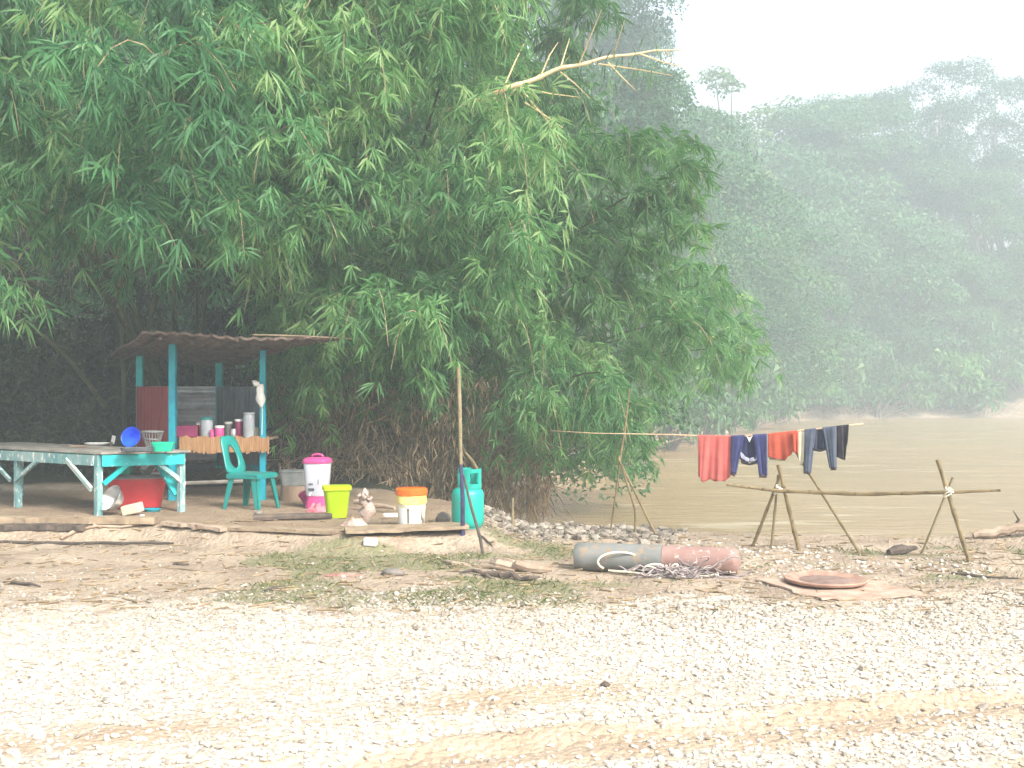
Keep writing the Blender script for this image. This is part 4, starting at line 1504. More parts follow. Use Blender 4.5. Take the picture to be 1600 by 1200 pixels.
# ------------------------------------------------------------------ plastic chair
cp = PZ(393, 794, zp)
cp.z = H1(cp.x, cp.y)
root = thing('plastic_chair', 'teal plastic chair with an oval hole in its back, facing right', 'chair', cp, R(-22))
hw, hd, shh = .215, .225, .44


def seat_fn(a, b):
    x, y = -hd + 2 * hd * a, -hw + 2 * hw * b
    ed = min(a, 1 - a, b, 1 - b)
    z = shh - .02 * (1 - min(1, ed * 6)) ** 2 - .012 * math.sin(math.pi * a) * math.sin(math.pi * b)
    return (x, y * (1 - .08 * (1 - a)), z)


MB().sheet(seat_fn, 16, 16).build('seat', 'teal_plastic', root, smooth='all', solid=.012)
MB().box((hd - .004, 0, shh - .04), (.012, hw * 2, .045)).box((0, -hw + .012, shh - .04), (hd * 2 - .02, .012, .045)).box((0, hw - .012, shh - .04), (hd * 2 - .02, .012, .045)).build('seat_skirt', 'teal_plastic', root)
for sx_, sy_ in ((1, -1), (1, 1), (-1, -1), (-1, 1)):
    top = Vector((sx_ * (hd - .03), sy_ * (hw - .03), shh - .03))
    bot = Vector((sx_ * (hd + .03), sy_ * (hw + .015), 0))
    mb = MB()
    for dx, dy in ((1, 0), (0, 1)):
        wt, wb = .085, .045
        ax = Vector((dx, dy, 0))
        nn = Vector((dy, dx, 0))
        s_ = -sx_ if dx else -sy_
        vs = []
        for base, wd in ((bot, wb), (top, wt)):
            for a_, b_ in ((0, 0), (1, 0), (1, 1), (0, 1)):
                vs.append(base + ax * (a_ * wd * s_) + nn * (b_ * .009 * (-sy_ if dx else -sx_)))
        mb.add(vs, [(3, 2, 1, 0), (4, 5, 6, 7), (0, 1, 5, 4), (1, 2, 6, 5), (2, 3, 7, 6), (3, 0, 4, 7)])
    mb.build('leg', 'teal_plastic', root)
# backrest with oval hole: ring of quads between the hole and the outline
mb = MB()
n = 40
inner, outer = [], []
for k in range(n):
    a = 6.283 * k / n
    ca, sa = math.cos(a), math.sin(a)
    ew = 2 / 5
    oy = math.copysign(abs(ca) ** ew, ca)
    oz = math.copysign(abs(sa) ** ew, sa)
    zc = .44 * .5
    z = zc + oz * .225
    wd = hw * (1.0 - .28 * (z / .45))
    outer.append((oy * wd, z))
    z2 = .19 + sa * .135
    inner.append((ca * .085 * (1.15 - .5 * (z2 / .45)), z2))


def bk(y, z):
    return (-hd + .015 - .12 * (z / .45) - .03 * (z / .45) ** 2 + .25 * y * y * 0, y, shh - .01 + z)


for k in range(n):
    a, b_ = inner[k], outer[k]
    for j in range(4):
        t = j / 3
        mb.v.append(bk(a[0] * (1 - t) + b_[0] * t, a[1] * (1 - t) + b_[1] * t))
for k in range(n):
    for j in range(3):
        a = k * 4 + j
        b_ = ((k + 1) % n) * 4 + j
        mb.f.append((a, a + 1, b_ + 1, b_))
        mb.m.append(0)
bro = mb.build('backrest', 'teal_plastic', root, smooth='all', solid=.016)
MB().beam(bk(0, .40), bk(0, .435), .012, .09, up=(0, 1, 0)).build('hand_grip', 'print_dark', bro)

# ------------------------------------------------------------------ right part of the platform
p = PZ(455, 783, zp)
p.z = H1(p.x, p.y + .5)
st = Vector((p.x, p.y + .25, p.z))
o = MB().lathe([(.20, 0), (.19, .05), (.185, .17), (.18, .19), (.001, .195)], 18).build('tree_stump', 'stump', origin=(0, 0, 0), smooth=True)
o.location = st
tag(o, 'tan sawn log block standing behind the chair', 'log')
root = thing('crate', 'grey plastic crate sitting on the tan log block', 'crate', st + Vector((.0, 0, .196)), R(6))
MB().lathe([(.17, 0), (.19, .17), (.20, .172), (.20, .19), (.18, .19), (.165, .015), (.001, .015)], 28, sx=1, sy=.8, sq=6).build('crate_body', 'grey_plastic', root)
p = PZ(496, 793, zp)
p.z = H1(p.x, p.y)
root = thing('water_dispenser', 'frosted drink dispenser with a bright pink lid and pink foot', 'dispenser', p, R(-10))
MB().lathe([(.125, 0), (.13, .02), (.115, .13), (.12, .15)], 28, sq=4).build('foot', 'pink_plastic', root, smooth=True)
MB().lathe([(.115, .152), (.125, .17), (.148, .52), (.15, .545)], 28, sq=4).build('tank', 'frosted_plastic', root, smooth=True)
tank = [c for c in root.children if c.name.startswith('tank')][0]
lid = MB().lathe([(.158, .547), (.163, .56), (.158, .59), (.12, .615), (.001, .62)], 28, sq=4).build('lid', 'pink_plastic', root, smooth=True)
MB().tube([(-.07, 0, .61), (-.06, 0, .645), (0, 0, .655), (.06, 0, .645), (.07, 0, .61)], .014, 8).build('handle', 'pink_plastic', root, smooth='all')
for bc_, bs_ in (((-.035, -.1405, .30), (.055, .004, .018)), ((-.03, -.138, .235), (.075, .004, .03)), ((.06, -.142, .33), (.006, .004, .06))):
    MB().box(bc_, bs_).build('print', 'print_dark', tank)
MB().tube([(-.04, -.12, .19), (-.04, -.165, .185), (-.04, -.17, .16)], .013, 8).build('tap', 'white_plastic', tank, smooth='all')
p = PZ(487, 786, zp)
p = Vector((p.x, p.y - .25, 0))
p.z = H1(p.x, p.y)
o = MB().lathe(bowl_prof(.085, .12, rb=.75), 22, Mx=Euler((R(24), R(-14), 0)).to_matrix()).build('pail', 'pink_plastic', origin=(0, 0, 0), smooth=True)
o.location = p + Vector((0, 0, .04))
tag(o, 'small pink pail tipped against the dispenser foot', 'pail')


def heap(sx, sy, h, seed, n=18):
    rr = np.random.default_rng(seed)
    f0, f1 = rr.random(2) * 9

    def fn(a, b):
        x, y = a * 2 - 1, b * 2 - 1
        r_ = math.hypot(x, y)
        z = h * max(0, 1 - r_ ** 1.6) * (1 + .45 * math.sin(5 * x + f0) * math.cos(6 * y + f1) + .2 * math.sin(14 * x + 9 * y))
        return (x * sx * (1 + .12 * math.sin(5 * y + f0)), y * sy * (1 + .12 * math.sin(4 * x + f1)), max(.002, z))
    return MB().sheet(fn, n, n)


p = PZ(503, 795, zp)
p = Vector((p.x, p.y - .3, 0))
p.z = H1(p.x, p.y)
o = heap(.13, .1, .09, 3).build('rag', 'pink_cloth', origin=(0, 0, 0), smooth='all', solid=.008)
o.location = p
tag(o, 'crumpled pink rag lying between the dispenser and the lime bin', 'rag')
p = PZ(526, 808, zp)
p.z = H1(p.x, p.y)
root = thing('waste_bin', 'bright lime green square bin without a lid', 'bin', p, R(12))
MB().lathe([(.105, 0), (.112, .01), (.148, .325), (.152, .33), (.152, .35), (.143, .35), (.10, .02), (.001, .02)], 32, sq=6).build('body', 'lime_plastic', root, smooth=True)
MB().lathe([(.154, .31), (.162, .315), (.162, .352), (.154, .355)], 32, sq=6).build('rim', 'lime_plastic', root, smooth=True)

# crumpled wrapper sack
p = PZ(570, 819, zp)
p.z = H1(p.x, p.y)
root = thing('paper_sack', 'torn pale pink and brown packaging sack standing crumpled on the boards', 'sack', p)
mb = MB()
rr = np.random.default_rng(8)
prof = [(.05, 0), (.075, .06), (.07, .14), (.06, .21), (.065, .28), (.055, .34), (.03, .36)]
mb.lathe(prof, 16)
mb.v = [(x * (1 + .5 * math.sin(z * 31 + x * 40)) + .03 * math.sin(z * 11), y * .7 * (1 + .4 * math.sin(z * 23 + y * 30)), z * (1 + .12 * math.sin(x * 50))) for x, y, z in mb.v]
mb.build('sack_body', 'wrapper', root, smooth='all')
mb = MB()
mb.sheet(lambda a, b: (-.06 + .13 * a + .02 * math.sin(b * 6), -.03 + .03 * math.sin(a * 5 + b * 7), .27 + b * .09 * (1 - abs(a - .4)) + .02 * math.sin(a * 14)), 6, 8)
mb.build('torn_flap', 'wrapper', root, smooth='all', solid=.004)
o = heap(.14, .09, .075, 12).build('wrapper', 'wrapper', origin=(0, 0, 0), smooth='all', solid=.006)
o.location = p + Vector((-.10, -.06, 0))
o.location.z = H1(o.location.x, o.location.y)
tag(o, 'flattened pale wrapper lying at the foot of the packaging sack', 'wrapper')
# firewood behind
def pole(name, pts, rs, mat, label, cat, n=8, nodes=False, group=None):
    o_ = pts[0]
    mb = MB()
    if nodes:
        P2, R2 = [], []
        pts = [Vector(q_) for q_ in pts]
        tot = sum((pts[i + 1] - pts[i]).length for i in range(len(pts) - 1))
        m_ = max(4, int(tot / .22))
        for j in range(m_ * 3 + 1):
            t = j / (m_ * 3) * (len(pts) - 1)
            i = min(int(t), len(pts) - 2)
            f = t - i
            P2.append(pts[i].lerp(pts[i + 1], f))
            R2.append((rs[i] * (1 - f) + rs[i + 1] * f) * (1.22 if j % 3 == 0 else 1))
        mb.tube(P2, R2, n)
    else:
        mb.tube(pts, rs, n)
    o = mb.build(name, mat, origin=tuple(o_), smooth=True)
    return tag(o, label, cat, group)


def wob(a, b, n, amp, seed):
    r_ = random.Random(seed)
    return [a.lerp(b, i / n) + Vector((r_.gauss(0, amp), r_.gauss(0, amp), r_.gauss(0, amp) if 0 < i < n else 0)) for i in range(n + 1)]


a, b = G(548, 800), G(618, 802)
a.y += .2
pole('firewood', wob(a + zz * .10, b + zz * .06, 5, .01, 2), [.03, .034, .033, .03, .026, .018], 'drift_wood', 'pale firewood branch lying behind the packaging sack', 'firewood')
p = PZ(613, 812, zp)
p.z = H1(p.x, p.y)
o = MB().lathe([(.10, 0), (.105, .025), (.098, .03)], 20, sx=1.1, sy=.7, sq=5).build('tray', 'white_plastic', origin=(0, 0, 0))
o.location = p + Vector((0, .1, .02))
tag(o, 'white plastic lid leaning low left of the orange lidded pail', 'lid')
# pail
p = PZ(643, 825, zp)
p.z = H1(p.x, p.y)
root = thing('paint_pail', 'white and yellow paint pail with an orange lid', 'pail', p, R(20))
MB().lathe([(.128, 0), (.132, .008), (.150, .27)], 32).build('body', 'pail_white', root, smooth=True)
MB().lathe([(.1512, .262), (.157, .268), (.157, .345), (.151, .352)], 32).build('neck_band', 'pail_yellow', root, smooth=True)
MB().lathe([(.160, .353), (.167, .357), (.167, .415), (.155, .425), (.001, .427)], 32).build('lid', 'orange_plastic', root, smooth=True)
MB().tube([(.158 * math.cos(t), .160 * math.sin(t), .30 - .09 * math.sin(-t) ** 2) for t in np.linspace(-math.pi, 0, 17)], .0035, 5).build('handle', 'steel', root)
mb = MB()


def band(a0, a1, z0, z1, mbx):
    k = max(2, int((a1 - a0) / .08))
    def fn(s_, t_):
        a = a0 + (a1 - a0) * s_
        z = z0 + (z1 - z0) * t_
        r_ = .132 + .018 * (z / .27) + .0025
        return (r_ * math.cos(a), r_ * math.sin(a), z)
    mbx.sheet(fn, k, 1)


for a0_, a1_, z0_, z1_ in [(-2.13, -2.02, .07, .22), (-1.05, -1.0, .10, .24)] + [(-.98 + .10 * i, -.92 + .10 * i, .05 + .02 * (i % 2), .14 - .015 * i) for i in range(4)]:
    mb = MB()
    band(a0_, a1_, z0_, z1_, mb)
    mb.build('print', 'print_dark', root)
mb = MB()
band(-2.9, -2.2, .06, .23, mb)
mb.build('sticker', 'white_plastic', root)

# gas cylinder
p = PZ(730, 829, .14)
p.y += .15
p.z = H1(p.x, p.y)
root = thing('gas_cylinder', 'teal green gas cylinder with an open collar handle', 'gas cylinder', p, R(-18))
MB().lathe([(.13, 0), (.15, .012), (.165, .05), (.17, .09), (.17, .34), (.155, .385), (.11, .415), (.05, .425)], 32).build('tank', 'cylinder_paint', root, smooth='all')
mb = MB()
mb.lathe([(.135, 0), (.138, .0), (.138, .035), (.135, .035)], 28, c=(0, 0, -.005))
mb.build('foot_ring', 'cylinder_paint', root)
# collar: shell with window openings
mb = MB()
n = 32
zs = [.405, .455, .57, .61]
for j in range(3):
    for k in range(n):
        a0, a1 = 6.283 * k / n, 6.283 * (k + 1) / n
        if j == 1 and (k % 8) in (2, 3, 4, 5):
            continue
        if j == 2 and 4 < k < 9:
            continue
        r_ = .118
        q_ = [(r_ * math.cos(a0) + .02, r_ * math.sin(a0), zs[j]), (r_ * math.cos(a1) + .02, r_ * math.sin(a1), zs[j]), (r_ * math.cos(a1) + .02, r_ * math.sin(a1), zs[j + 1]), (r_ * math.cos(a0) + .02, r_ * math.sin(a0), zs[j + 1])]
        mb.add(q_, [(0, 1, 2, 3)])
mb.build('collar', 'cylinder_paint', root, solid=.012)
MB().lathe([(.03, .42), (.03, .48), (.018, .482), (.018, .515), (.035, .517), (.035, .545)], 14).build('valve', 'print_dark', root)

# tall post, leaning stick
a = G(723, 836)
b = PY(716, 574, a.y + .02)
root = thing('post', 'tall thin post with a pale top and dark wrapped foot beside the gas cylinder', 'post', a)
k1 = a.lerp(b, .42)
MB().tube([Vector((0, 0, -.05)), (k1 - a) * .5 + Vector((.01, 0, 0)), k1 - a], [.026, .023, .019], 8).build('lower_post', 'navy_pole', root, smooth=True)
MB().tube([k1 - a, (b - a) * .8 + Vector((.005, 0, 0)), b - a], [.018, .021, .020], 8).build('upper_post', 'pole_wood', root, smooth=True)
a, b = G(755, 868), PY(724, 742, G(723, 836).y - .12)
pole('stick', [a, a.lerp(b, .15) + zz * .05, a.lerp(b, .6), b], [.014, .016, .014, .009], 'dark_stick', 'dark bent stick leaning against the tall post', 'stick')
a, b = G(746, 772), PY(725, 700, 13.6)
pole('stick', [PY(748, 737, 14.2), PY(738, 720, 14.1), PY(726, 706, 14.0), PY(720, 690, G(723, 836).y)], [.02, .018, .014, .008], 'pole_wood', 'pale dead branch caught on the tall post', 'branch')
a = G(801, 824)
pole('stake', [a, PY(801, 778, a.y)], [.018, .013], 'pole_wood', 'short pale stake at the water edge right of the gas cylinder', 'stake')
p = G(692, 818)
o = MB().lathe([(.07, 0), (.085, .05), (.06, .1), (.02, .125)], 9, sx=1, sy=.7).build('rock', 'rock', origin=(0, 0, 0))
o.location = p
tag(o, 'grey stone standing left of the gas cylinder', 'rock')

# ------------------------------------------------------------------ boards, logs and debris on the platform edge
def board(ax, ay, bx, by2, wd, th, lift, mat, label, cat='plank', name='plank', seed=0):
    a, b = G(ax, ay), G(bx, by2)
    r_ = random.Random(seed)
    o_ = a.copy()
    n_ = 14
    d = (b - a)
    sd_ = Vector((-d.y, d.x, 0)).normalized()
    if sd_.y < 0:
        sd_ = -sd_
    mb = MB()
    vs = []
    for i in range(n_ + 1):
        t = i / n_
        p_ = a.lerp(b, t)
        z = max(H1(p_.x, p_.y), H1(p_.x + sd_.x * wd, p_.y + sd_.y * wd)) * .5 + .5 * (a.z * (1 - t) + b.z * t) + lift
        w1 = r_.uniform(-.015, .015)
        for (w_, zz_) in ((w1, 0), (wd + w1, 0), (wd + w1, th), (w1 * 1.3, th)):
            q_ = p_ + sd_ * w_
            vs.append(Vector((q_.x, q_.y, z + zz_ + r_.uniform(-.004, .004))) - o_)
    fs = []
    for i in range(n_):
        for k in range(4):
            c_ = i * 4
            fs.append((c_ + k, c_ + (k + 1) % 4, c_ + 4 + (k + 1) % 4, c_ + 4 + k))
    fs += [(3, 2, 1, 0), (n_ * 4, n_ * 4 + 1, n_ * 4 + 2, n_ * 4 + 3)]
    mb.add(vs, fs)
    o = mb.build(name, mat, origin=(0, 0, 0))
    o.location = o_
    return tag(o, label, cat)


board(540, 846, 733, 838, .42, .03, .05, 'weathered_wood', 'long thin plank under the paint pail, overhanging the cut bank', seed=1)
board(-40, 822, 240, 826, .16, .07, .02, 'weathered_wood', 'thick grey plank along the platform edge below the work table', seed=2)
board(-60, 835, 130, 836, .14, .06, .0, 'dark_wood', 'lower dark plank at the far left of the platform edge', seed=3)
board(300, 832, 520, 838, .2, .03, .01, 'weathered_wood', 'bleached plank running below the chair', seed=4)
board(250, 827, 345, 840, .10, .035, .03, 'drift_wood', 'short pale plank split at the middle of the platform edge', seed=5)
a, b = G(397, 815), G(520, 812)
pole('log', wob(a + zz * .04, b + zz * .04, 5, .008, 5), [.04, .042, .04, .038, .036, .03], 'dark_wood', 'dark log lying in front of the chair and dispenser', 'log')
o = MB().lathe([(.04, 0), (.05, .04), (.03, .06)], 9).build('rock', 'rock', origin=(0, 0, 0))
o.location = G(404, 806)
tag(o, 'small brown stone at the left end of the dark log', 'rock')
a, b = G(-30, 850), G(272, 851)
pole('stick', wob(a + zz * .015, b + zz * .015, 8, .006, 6), [.016] * 8 + [.008], 'dark_stick', 'long thin dark pole lying on the dirt at the far left', 'pole')
# roots
ra = G(95, 846)
root = thing('tree_root', 'forked pale root creeping over the platform edge below the steel basin', 'root', ra)
def gl(*pts, lift=.02):
    return [G(*q_) + zz * lift - ra for q_ in pts]
MB().tube(gl((95, 846), (125, 830), (145, 815), (155, 812)), [.02, .022, .02, .012], 6).build('root_arm', 'drift_wood', root, smooth='all')
MB().tube(gl((118, 834), (150, 826), (190, 827), (222, 822)), [.018, .018, .015, .008], 6).build('root_arm', 'drift_wood', root, smooth='all')
MB().tube(gl((140, 818), (148, 824), (158, 828)), [.016, .014, .007], 6).build('root_arm', 'drift_wood', root, smooth='all')
# driftwood heap
for i, (x0, y0, x1, y1, r_, m, lab) in enumerate([
    (690, 880, 800, 896, .022, 'drift_wood', 'long bleached driftwood branch at the left of the driftwood heap'),
    (765, 888, 862, 900, .045, 'drift_wood', 'thickest driftwood piece in the heap before the pipe'),
    (752, 902, 845, 908, .028, 'dark_wood', 'dark wet driftwood stick at the front of the heap'),
    (768, 879, 815, 892, .035, 'drift_wood', 'short pale driftwood chunk on top of the heap'),
    (720, 897, 790, 907, .016, 'dark_wood', 'thin driftwood twig under the heap')]):
    a, b = G(x0, y0), G(x1, y1)
    pole('driftwood', wob(a + zz * r_, b + zz * r_, 6, .02, 20 + i), [r_ * .6, r_, r_ * 1.15, r_, r_ * .9, r_ * .8, r_ * .3], m, lab, 'driftwood', 7)
for i, (x0, y0, x1, y1, r_, lab) in enumerate([
    (8, 913, 62, 919, .016, 'dark stick lying at the left edge of the gravel'),
    (258, 926, 332, 921, .010, 'long thin dark twig lying on the gravel edge'),
    (414, 925, 443, 919, .014, 'short dark stick lying below the dark log'),
    (268, 883, 294, 884, .018, 'small black stick in the dirt below the work table'),
    (565, 830, 596, 831, .018, 'dark chip of wood on the plank below the packaging sack'),
    (750, 838, 770, 856, .010, 'thin root hanging from the plank end by the post'),
    (1485, 897, 1590, 906, .014, 'thin brown branch on the grass at the right edge')]):
    a, b = G(x0, y0), G(x1, y1)
    pole('stick', wob(a + zz * r_ * .6, b + zz * r_ * .6, 4, .008, 40 + i), [r_ * .7, r_, r_, r_ * .8, r_ * .4], 'dark_stick', lab, 'stick', 6)
p = G(579, 853)
o = MB().box((0, 0, .03), (.13, .09, .07), (R(5), R(4), R(-7))).build('block', 'white_block', origin=(0, 0, 0), bevel=.012)
o.location = p
tag(o, 'white foam block tucked under the overhanging plank', 'block')
p = G(614, 899)
root = thing('old_shoe', 'muddy grey shoe lying on the dirt left of the driftwood heap', 'shoe', p, R(-20))
MB().lathe([(.05, 0), (.055, .03), (.03, .055)], 14, sx=2.0, sy=.8).build('upper', 'rock', root, smooth='all')
MB().lathe([(.056, -.005), (.058, .012)], 14, sx=2.05, sy=.85).build('sole', 'dark_wood', root)
p = G(946, 1074)
o = MB().lathe([(.016, 0), (.026, .012), (.012, .028)], 8, sx=1.2, sy=.8).build('pebble', 'dark_wood', origin=(0, 0, 0))
o.location = p
tag(o, 'single dark pebble alone on the pale gravel', 'pebble')
o = heap(.14, .05, .02, 30).build('rag', 'faded_rag', origin=(0, 0, 0), smooth='all', solid=.006)
o.location = G(535, 900)
tag(o, 'faded reddish rag half buried in the dirt left of the shoe', 'rag')

# ------------------------------------------------------------------ pipe, rope, net, pan
a, b = G(905, 893), G(1150, 903)
rp = .125
a = a + Vector((0, .12, rp - .015))
b = b + Vector((0, .12, rp - .005))
root = thing('steel_pipe', 'old capped pipe, half grey and half pink, lying on the grass', 'pipe', a)
d = b - a
j1 = d * .555
def ptube(p0, p1, r0, r1, cap0, cap1):
    mb = MB()
    n_ = 10
    P2 = [p0.lerp(p1, i / n_) for i in range(n_ + 1)]
    R2 = [r0 + (r1 - r0) * i / n_ for i in range(n_ + 1)]
    dd = (p1 - p0).normalized()
    if cap0:
        P2 = [p0 - dd * .03, p0 - dd * .022] + P2
        R2 = [r0 * .6, r0 * .88] + R2
    if cap1:
        P2 += [p1 + dd * .03, p1 + dd * .05]
        R2 += [r1 * .88, r1 * .6]
    return mb.tube(P2, R2, 28)
ptube(Vector((0, 0, 0)), j1, rp * 1.0, rp * 1.0, True, False).build('grey_section', 'pipe_grey', root, smooth=True)
ptube(j1 + d * .002, d, rp * .96, rp * .92, False, True).build('pink_section', 'pipe_pink', root, smooth=True)
# rope coil
ropts = []
rr = random.Random(3)
def pipe_y(px):
    return a.y + (b.y - a.y) * (px - 905) / 245 - .145


c0 = G(960, 897)
for k in range(70):
    t = k / 69
    if t < .45:
        u_ = t / .45 * 6.0 + 2.4
        ropts.append(PY(968 + 34 * math.cos(u_), 878 + 15 * math.sin(u_), pipe_y(968) - .01))
    else:
        u_ = (t - .45) / .55
        px = 998 + 75 * u_ + 10 * math.sin(u_ * 21)
        py = 893 + 9 * math.sin(u_ * 15) - 12 * u_ * (1 - u_)
        ropts.append(PY(px, py, pipe_y(px) - .03))
o0 = ropts[0].copy()
for q_ in ropts:
    q_.z = max(q_.z, H1(q_.x, q_.y) + .008)
o = MB().tube([q_ - o0 for q_ in ropts], .0095, 6).build('rope', 'rope', origin=(0, 0, 0), smooth='all')
o.location = o0
tag(o, 'loose pale rope coiled in front of the pipe', 'rope')
c_ = G(1066, 900)
mb = heap(.30, .10, .06, 41, 24)
for k in range(75):
    q0 = Vector((rr.gauss(0, .15), rr.gauss(-.02, .06), rr.uniform(.0, .07)))
    ang = rr.random() * 6.28
    pts_ = [q0]
    for j in range(6):
        ang += rr.gauss(0, .9)
        pts_.append(pts_[-1] + Vector((math.cos(ang) * .06, math.sin(ang) * .03, rr.gauss(0, .025))))
    for q_ in pts_:
        q_.z = max(q_.z, .004)
    mb.tube(pts_, rr.choice((.004, .006, .008)), 4)
o = mb.build('fishing_net', 'net', origin=(0, 0, 0), smooth='all')
o.location = c_
tag(o, 'tangled mauve grey net heaped against the middle of the pipe', 'net')
mb = MB()
for k in range(26):
    px = rr.uniform(1000, 1130)
    q0 = G(px, rr.uniform(893, 903))
    pts_ = [q0 + Vector((0, 0, .01))]
    ang = rr.random() * 6.28
    for j in range(5):
        ang += rr.gauss(0, .7)
        pts_.append(pts_[-1] + Vector((math.cos(ang) * .06, math.sin(ang) * .03, rr.gauss(0, .025))))
    for q_ in pts_:
        q_.z = max(q_.z, H1(q_.x, q_.y) + .006)
    mb.tube([q_ - q0 if False else q_ - o0 for q_ in pts_], .005, 4)
o = mb.build('rope_ends', 'rope', origin=(0, 0, 0))
o.location = o0
tag(o, 'frayed rope ends strewn over the net and grass by the pipe', 'rope', kind='stuff')

p = G(1318, 921)
root = None
qs = [G(1180, 909), G(1290, 940), G(1446, 934), G(1375, 911)]
o0 = qs[0].copy()
zs_ = max(q_.z for q_ in qs) + .012
n_ = 10
def ply(a, b):
    p_ = qs[0].lerp(qs[3], a).lerp(qs[1].lerp(qs[2], a), b)
    return Vector((p_.x + .03 * math.sin(b * 17), p_.y + .02 * math.sin(a * 23), max(H1(p_.x, p_.y), qs[0].z * .3 + .7 * zs_ - .02) + .012 + .006 * math.sin(a * 9 + b * 7))) - o0
o = MB().sheet(ply, n_, n_).build('plywood_sheet', 'ply_sheet', origin=(0, 0, 0), solid=.014)
o.location = o0
tag(o, 'warped pinkish plywood sheet lying flat on the gravel', 'plywood')
p = PZ(1290, 912, zs_)
p.z = zs_ + .012
root = thing('iron_pan', 'wide shallow rusty pan lying on the plywood sheet', 'pan', p)
rad = 64 / F * p.y
MB().lathe([(rad * .86, 0), (rad * .97, .012), (rad, .03), (rad * .985, .038), (rad * .93, .034), (rad * .8, .020)], 40).build('rim', 'rust_pan', root, smooth=True)
MB().lathe([(rad * .8, .016), (rad * .55, .022), (.001, .025)], 40).build('pan_floor', 'pan_inside', root, smooth='all')

# ------------------------------------------------------------------ bamboo drying frames
GP = 'bamboo poles of the drying frames'
def bp(px0, py0, ptop, Ytop, r0, r1, lab, mat='bamboo_pole', mid=None):
    a = G(px0, py0)
    b = PY(*ptop, Ytop)
    pts = [a - zz * .04, b]
    rs = [r0, r1]
    if mid:
        m_ = PY(mid[0], mid[1], (a.y + Ytop) / 2)
        pts = [a - zz * .04, m_, b]
        rs = [r0, (r0 + r1) / 2, r1]
    return pole('bamboo_pole', pts, rs, mat, lab, 'pole', 8, True, GP)


y1 = G(993, 836).y + .05
bp(953, 832, (973, 690), y1 + .08, .010, .008, 'thin leftmost leg of the left drying tripod')
bp(993, 836, (966, 712), y1, .013, .010, 'kinked middle leg of the left drying tripod', mid=(992, 795))
bp(1029, 839, (966, 716), y1 - .07, .014, .011, 'right leg of the left drying tripod slanting down to the rubble')
pole('bamboo_pole', [PY(967, 727, y1 + .02), PY(976, 676, y1 + .04), PY(984, 606, y1 + .06)], [.012, .010, .007], 'bamboo_pole', 'thin upright tip rising from the left tripod above the line', 'pole', 7, True, GP)
y2 = G(1205, 857).y
bp(1174, 854, (1221, 738), y2, .017, .014, 'left leg of the middle drying tripod')
bp(1205, 857, (1216, 742), y2 + .06, .014, .012, 'short inner leg of the middle drying tripod')
bp(1250, 860, (1216, 726), y2 - .06, .021, .018, 'thickest leg of the middle drying tripod leaning left')
bp(1349, 867, (1224, 676), y2 + .95, .015, .012, 'prop pole slanting up to the clothesline behind the grey pullover')
y3 = G(1517, 878).y
bp(1517, 878, (1465, 718), y3 + .05, .021, .018, 'stout right hand pole leaning left across the crossbar')
bp(1437, 866, (1489, 745), y3 + .25, .011, .010, 'thin pale prop crossing the stout right pole', 'pole_wood')
pole('bamboo_pole', [PY(1135, 757, y2 - .02), PY(1216, 767, y2 - .03 - .06), PY(1345, 772, (y2 + y3) / 2 - .02), PY(1480, 769, y3 - .0), PY(1563, 766, y3 - .1)], [.013, .017, .019, .017, .011], 'bamboo_pole', 'long horizontal bamboo crossbar below the laundry', 'pole', 8, True, GP)
# lashings
for (px, py, y, lab) in ((1217, 765, y2 - .05, 'pale twine lashing at the top of the middle tripod'), (1482, 769, y3, 'pale twine lashing where the crossbar meets the stout right pole')):
    c_ = PY(px, py, y)
    mb = MB()
    for k in range(5):
        mb.tube([(math.cos(t) * .036 + .006 * k - .012, math.sin(t) * .036, .012 * k - .024 + .022 * math.cos(t + k)) for t in np.linspace(0, 6.283, 15)], .007, 5, cap=False)
    o = mb.build('twine', 'rope', origin=(0, 0, 0), smooth='all')
    o.location = c_
    tag(o, lab, 'twine')
yl = y1 + .03
yr = y2 + .22
def LY(px):
    return yl + (yr - yl) * (px - 930) / (1348 - 930)
LNP = [(860, 673), (930, 677), (1040, 679), (1092, 681), (1145, 682), (1200, 679), (1250, 673), (1305, 667), (1349, 662)]
def lpy(px):
    return float(np.interp(px, [q_[0] for q_ in LNP], [q_[1] for q_ in LNP]))
o0 = PY(*LNP[0], LY(860))
o = MB().tube([PY(x, y, LY(x)) - o0 for x, y in LNP], [.004, .005, .007, .009, .010, .010, .010, .010, .009], 7).build('clothesline', 'line_rope', origin=(0, 0, 0), smooth='all')
o.location = o0
tag(o, 'sagging pale pole line carrying the laundry', 'clothesline')


# ------------------------------------------------------------------ laundry
def cloth(poly_top, poly_bot, Yoff, nx, ny, amp, freq, seed, ragged=0):
    """sheet between two pixel edges hanging in the line's plane, with folds"""
    rr_ = random.Random(seed)
    ph = rr_.random() * 6

    def ed(poly, t):
        s_ = t * (len(poly) - 1)
        i = min(int(s_), len(poly) - 2)
        f = s_ - i
        return (poly[i][0] * (1 - f) + poly[i + 1][0] * f, poly[i][1] * (1 - f) + poly[i + 1][1] * f)

    def fn(a, b):
        t_, u_ = ed(poly_top, a), ed(poly_bot, a)
        px, py = t_[0] * (1 - b) + u_[0] * b, t_[1] * (1 - b) + u_[1] * b
        if ragged and b > .98:
            py += ragged * math.sin(a * 23 + ph)
        y = LY(px) + Yoff + amp * (.25 + b) * (math.sin(a * freq + ph + b * .8) + .5 * math.sin(a * freq * 2.3 + ph * 2 - b)) + amp * .4 * math.sin(b * 5 + ph)
        return PY(px, py, y)
    return MB().sheet(fn, nx, ny)


def shift(mb, o0):
    mb.v = [(a - o0.x, b - o0.y, c - o0.z) for a, b, c in mb.v]
    return mb


def garment(name, label, cat, px):
    o0_ = PY(px, lpy(px), LY(px))
    return thing(name, label, cat, o0_, group='laundry on the clothesline'), o0_


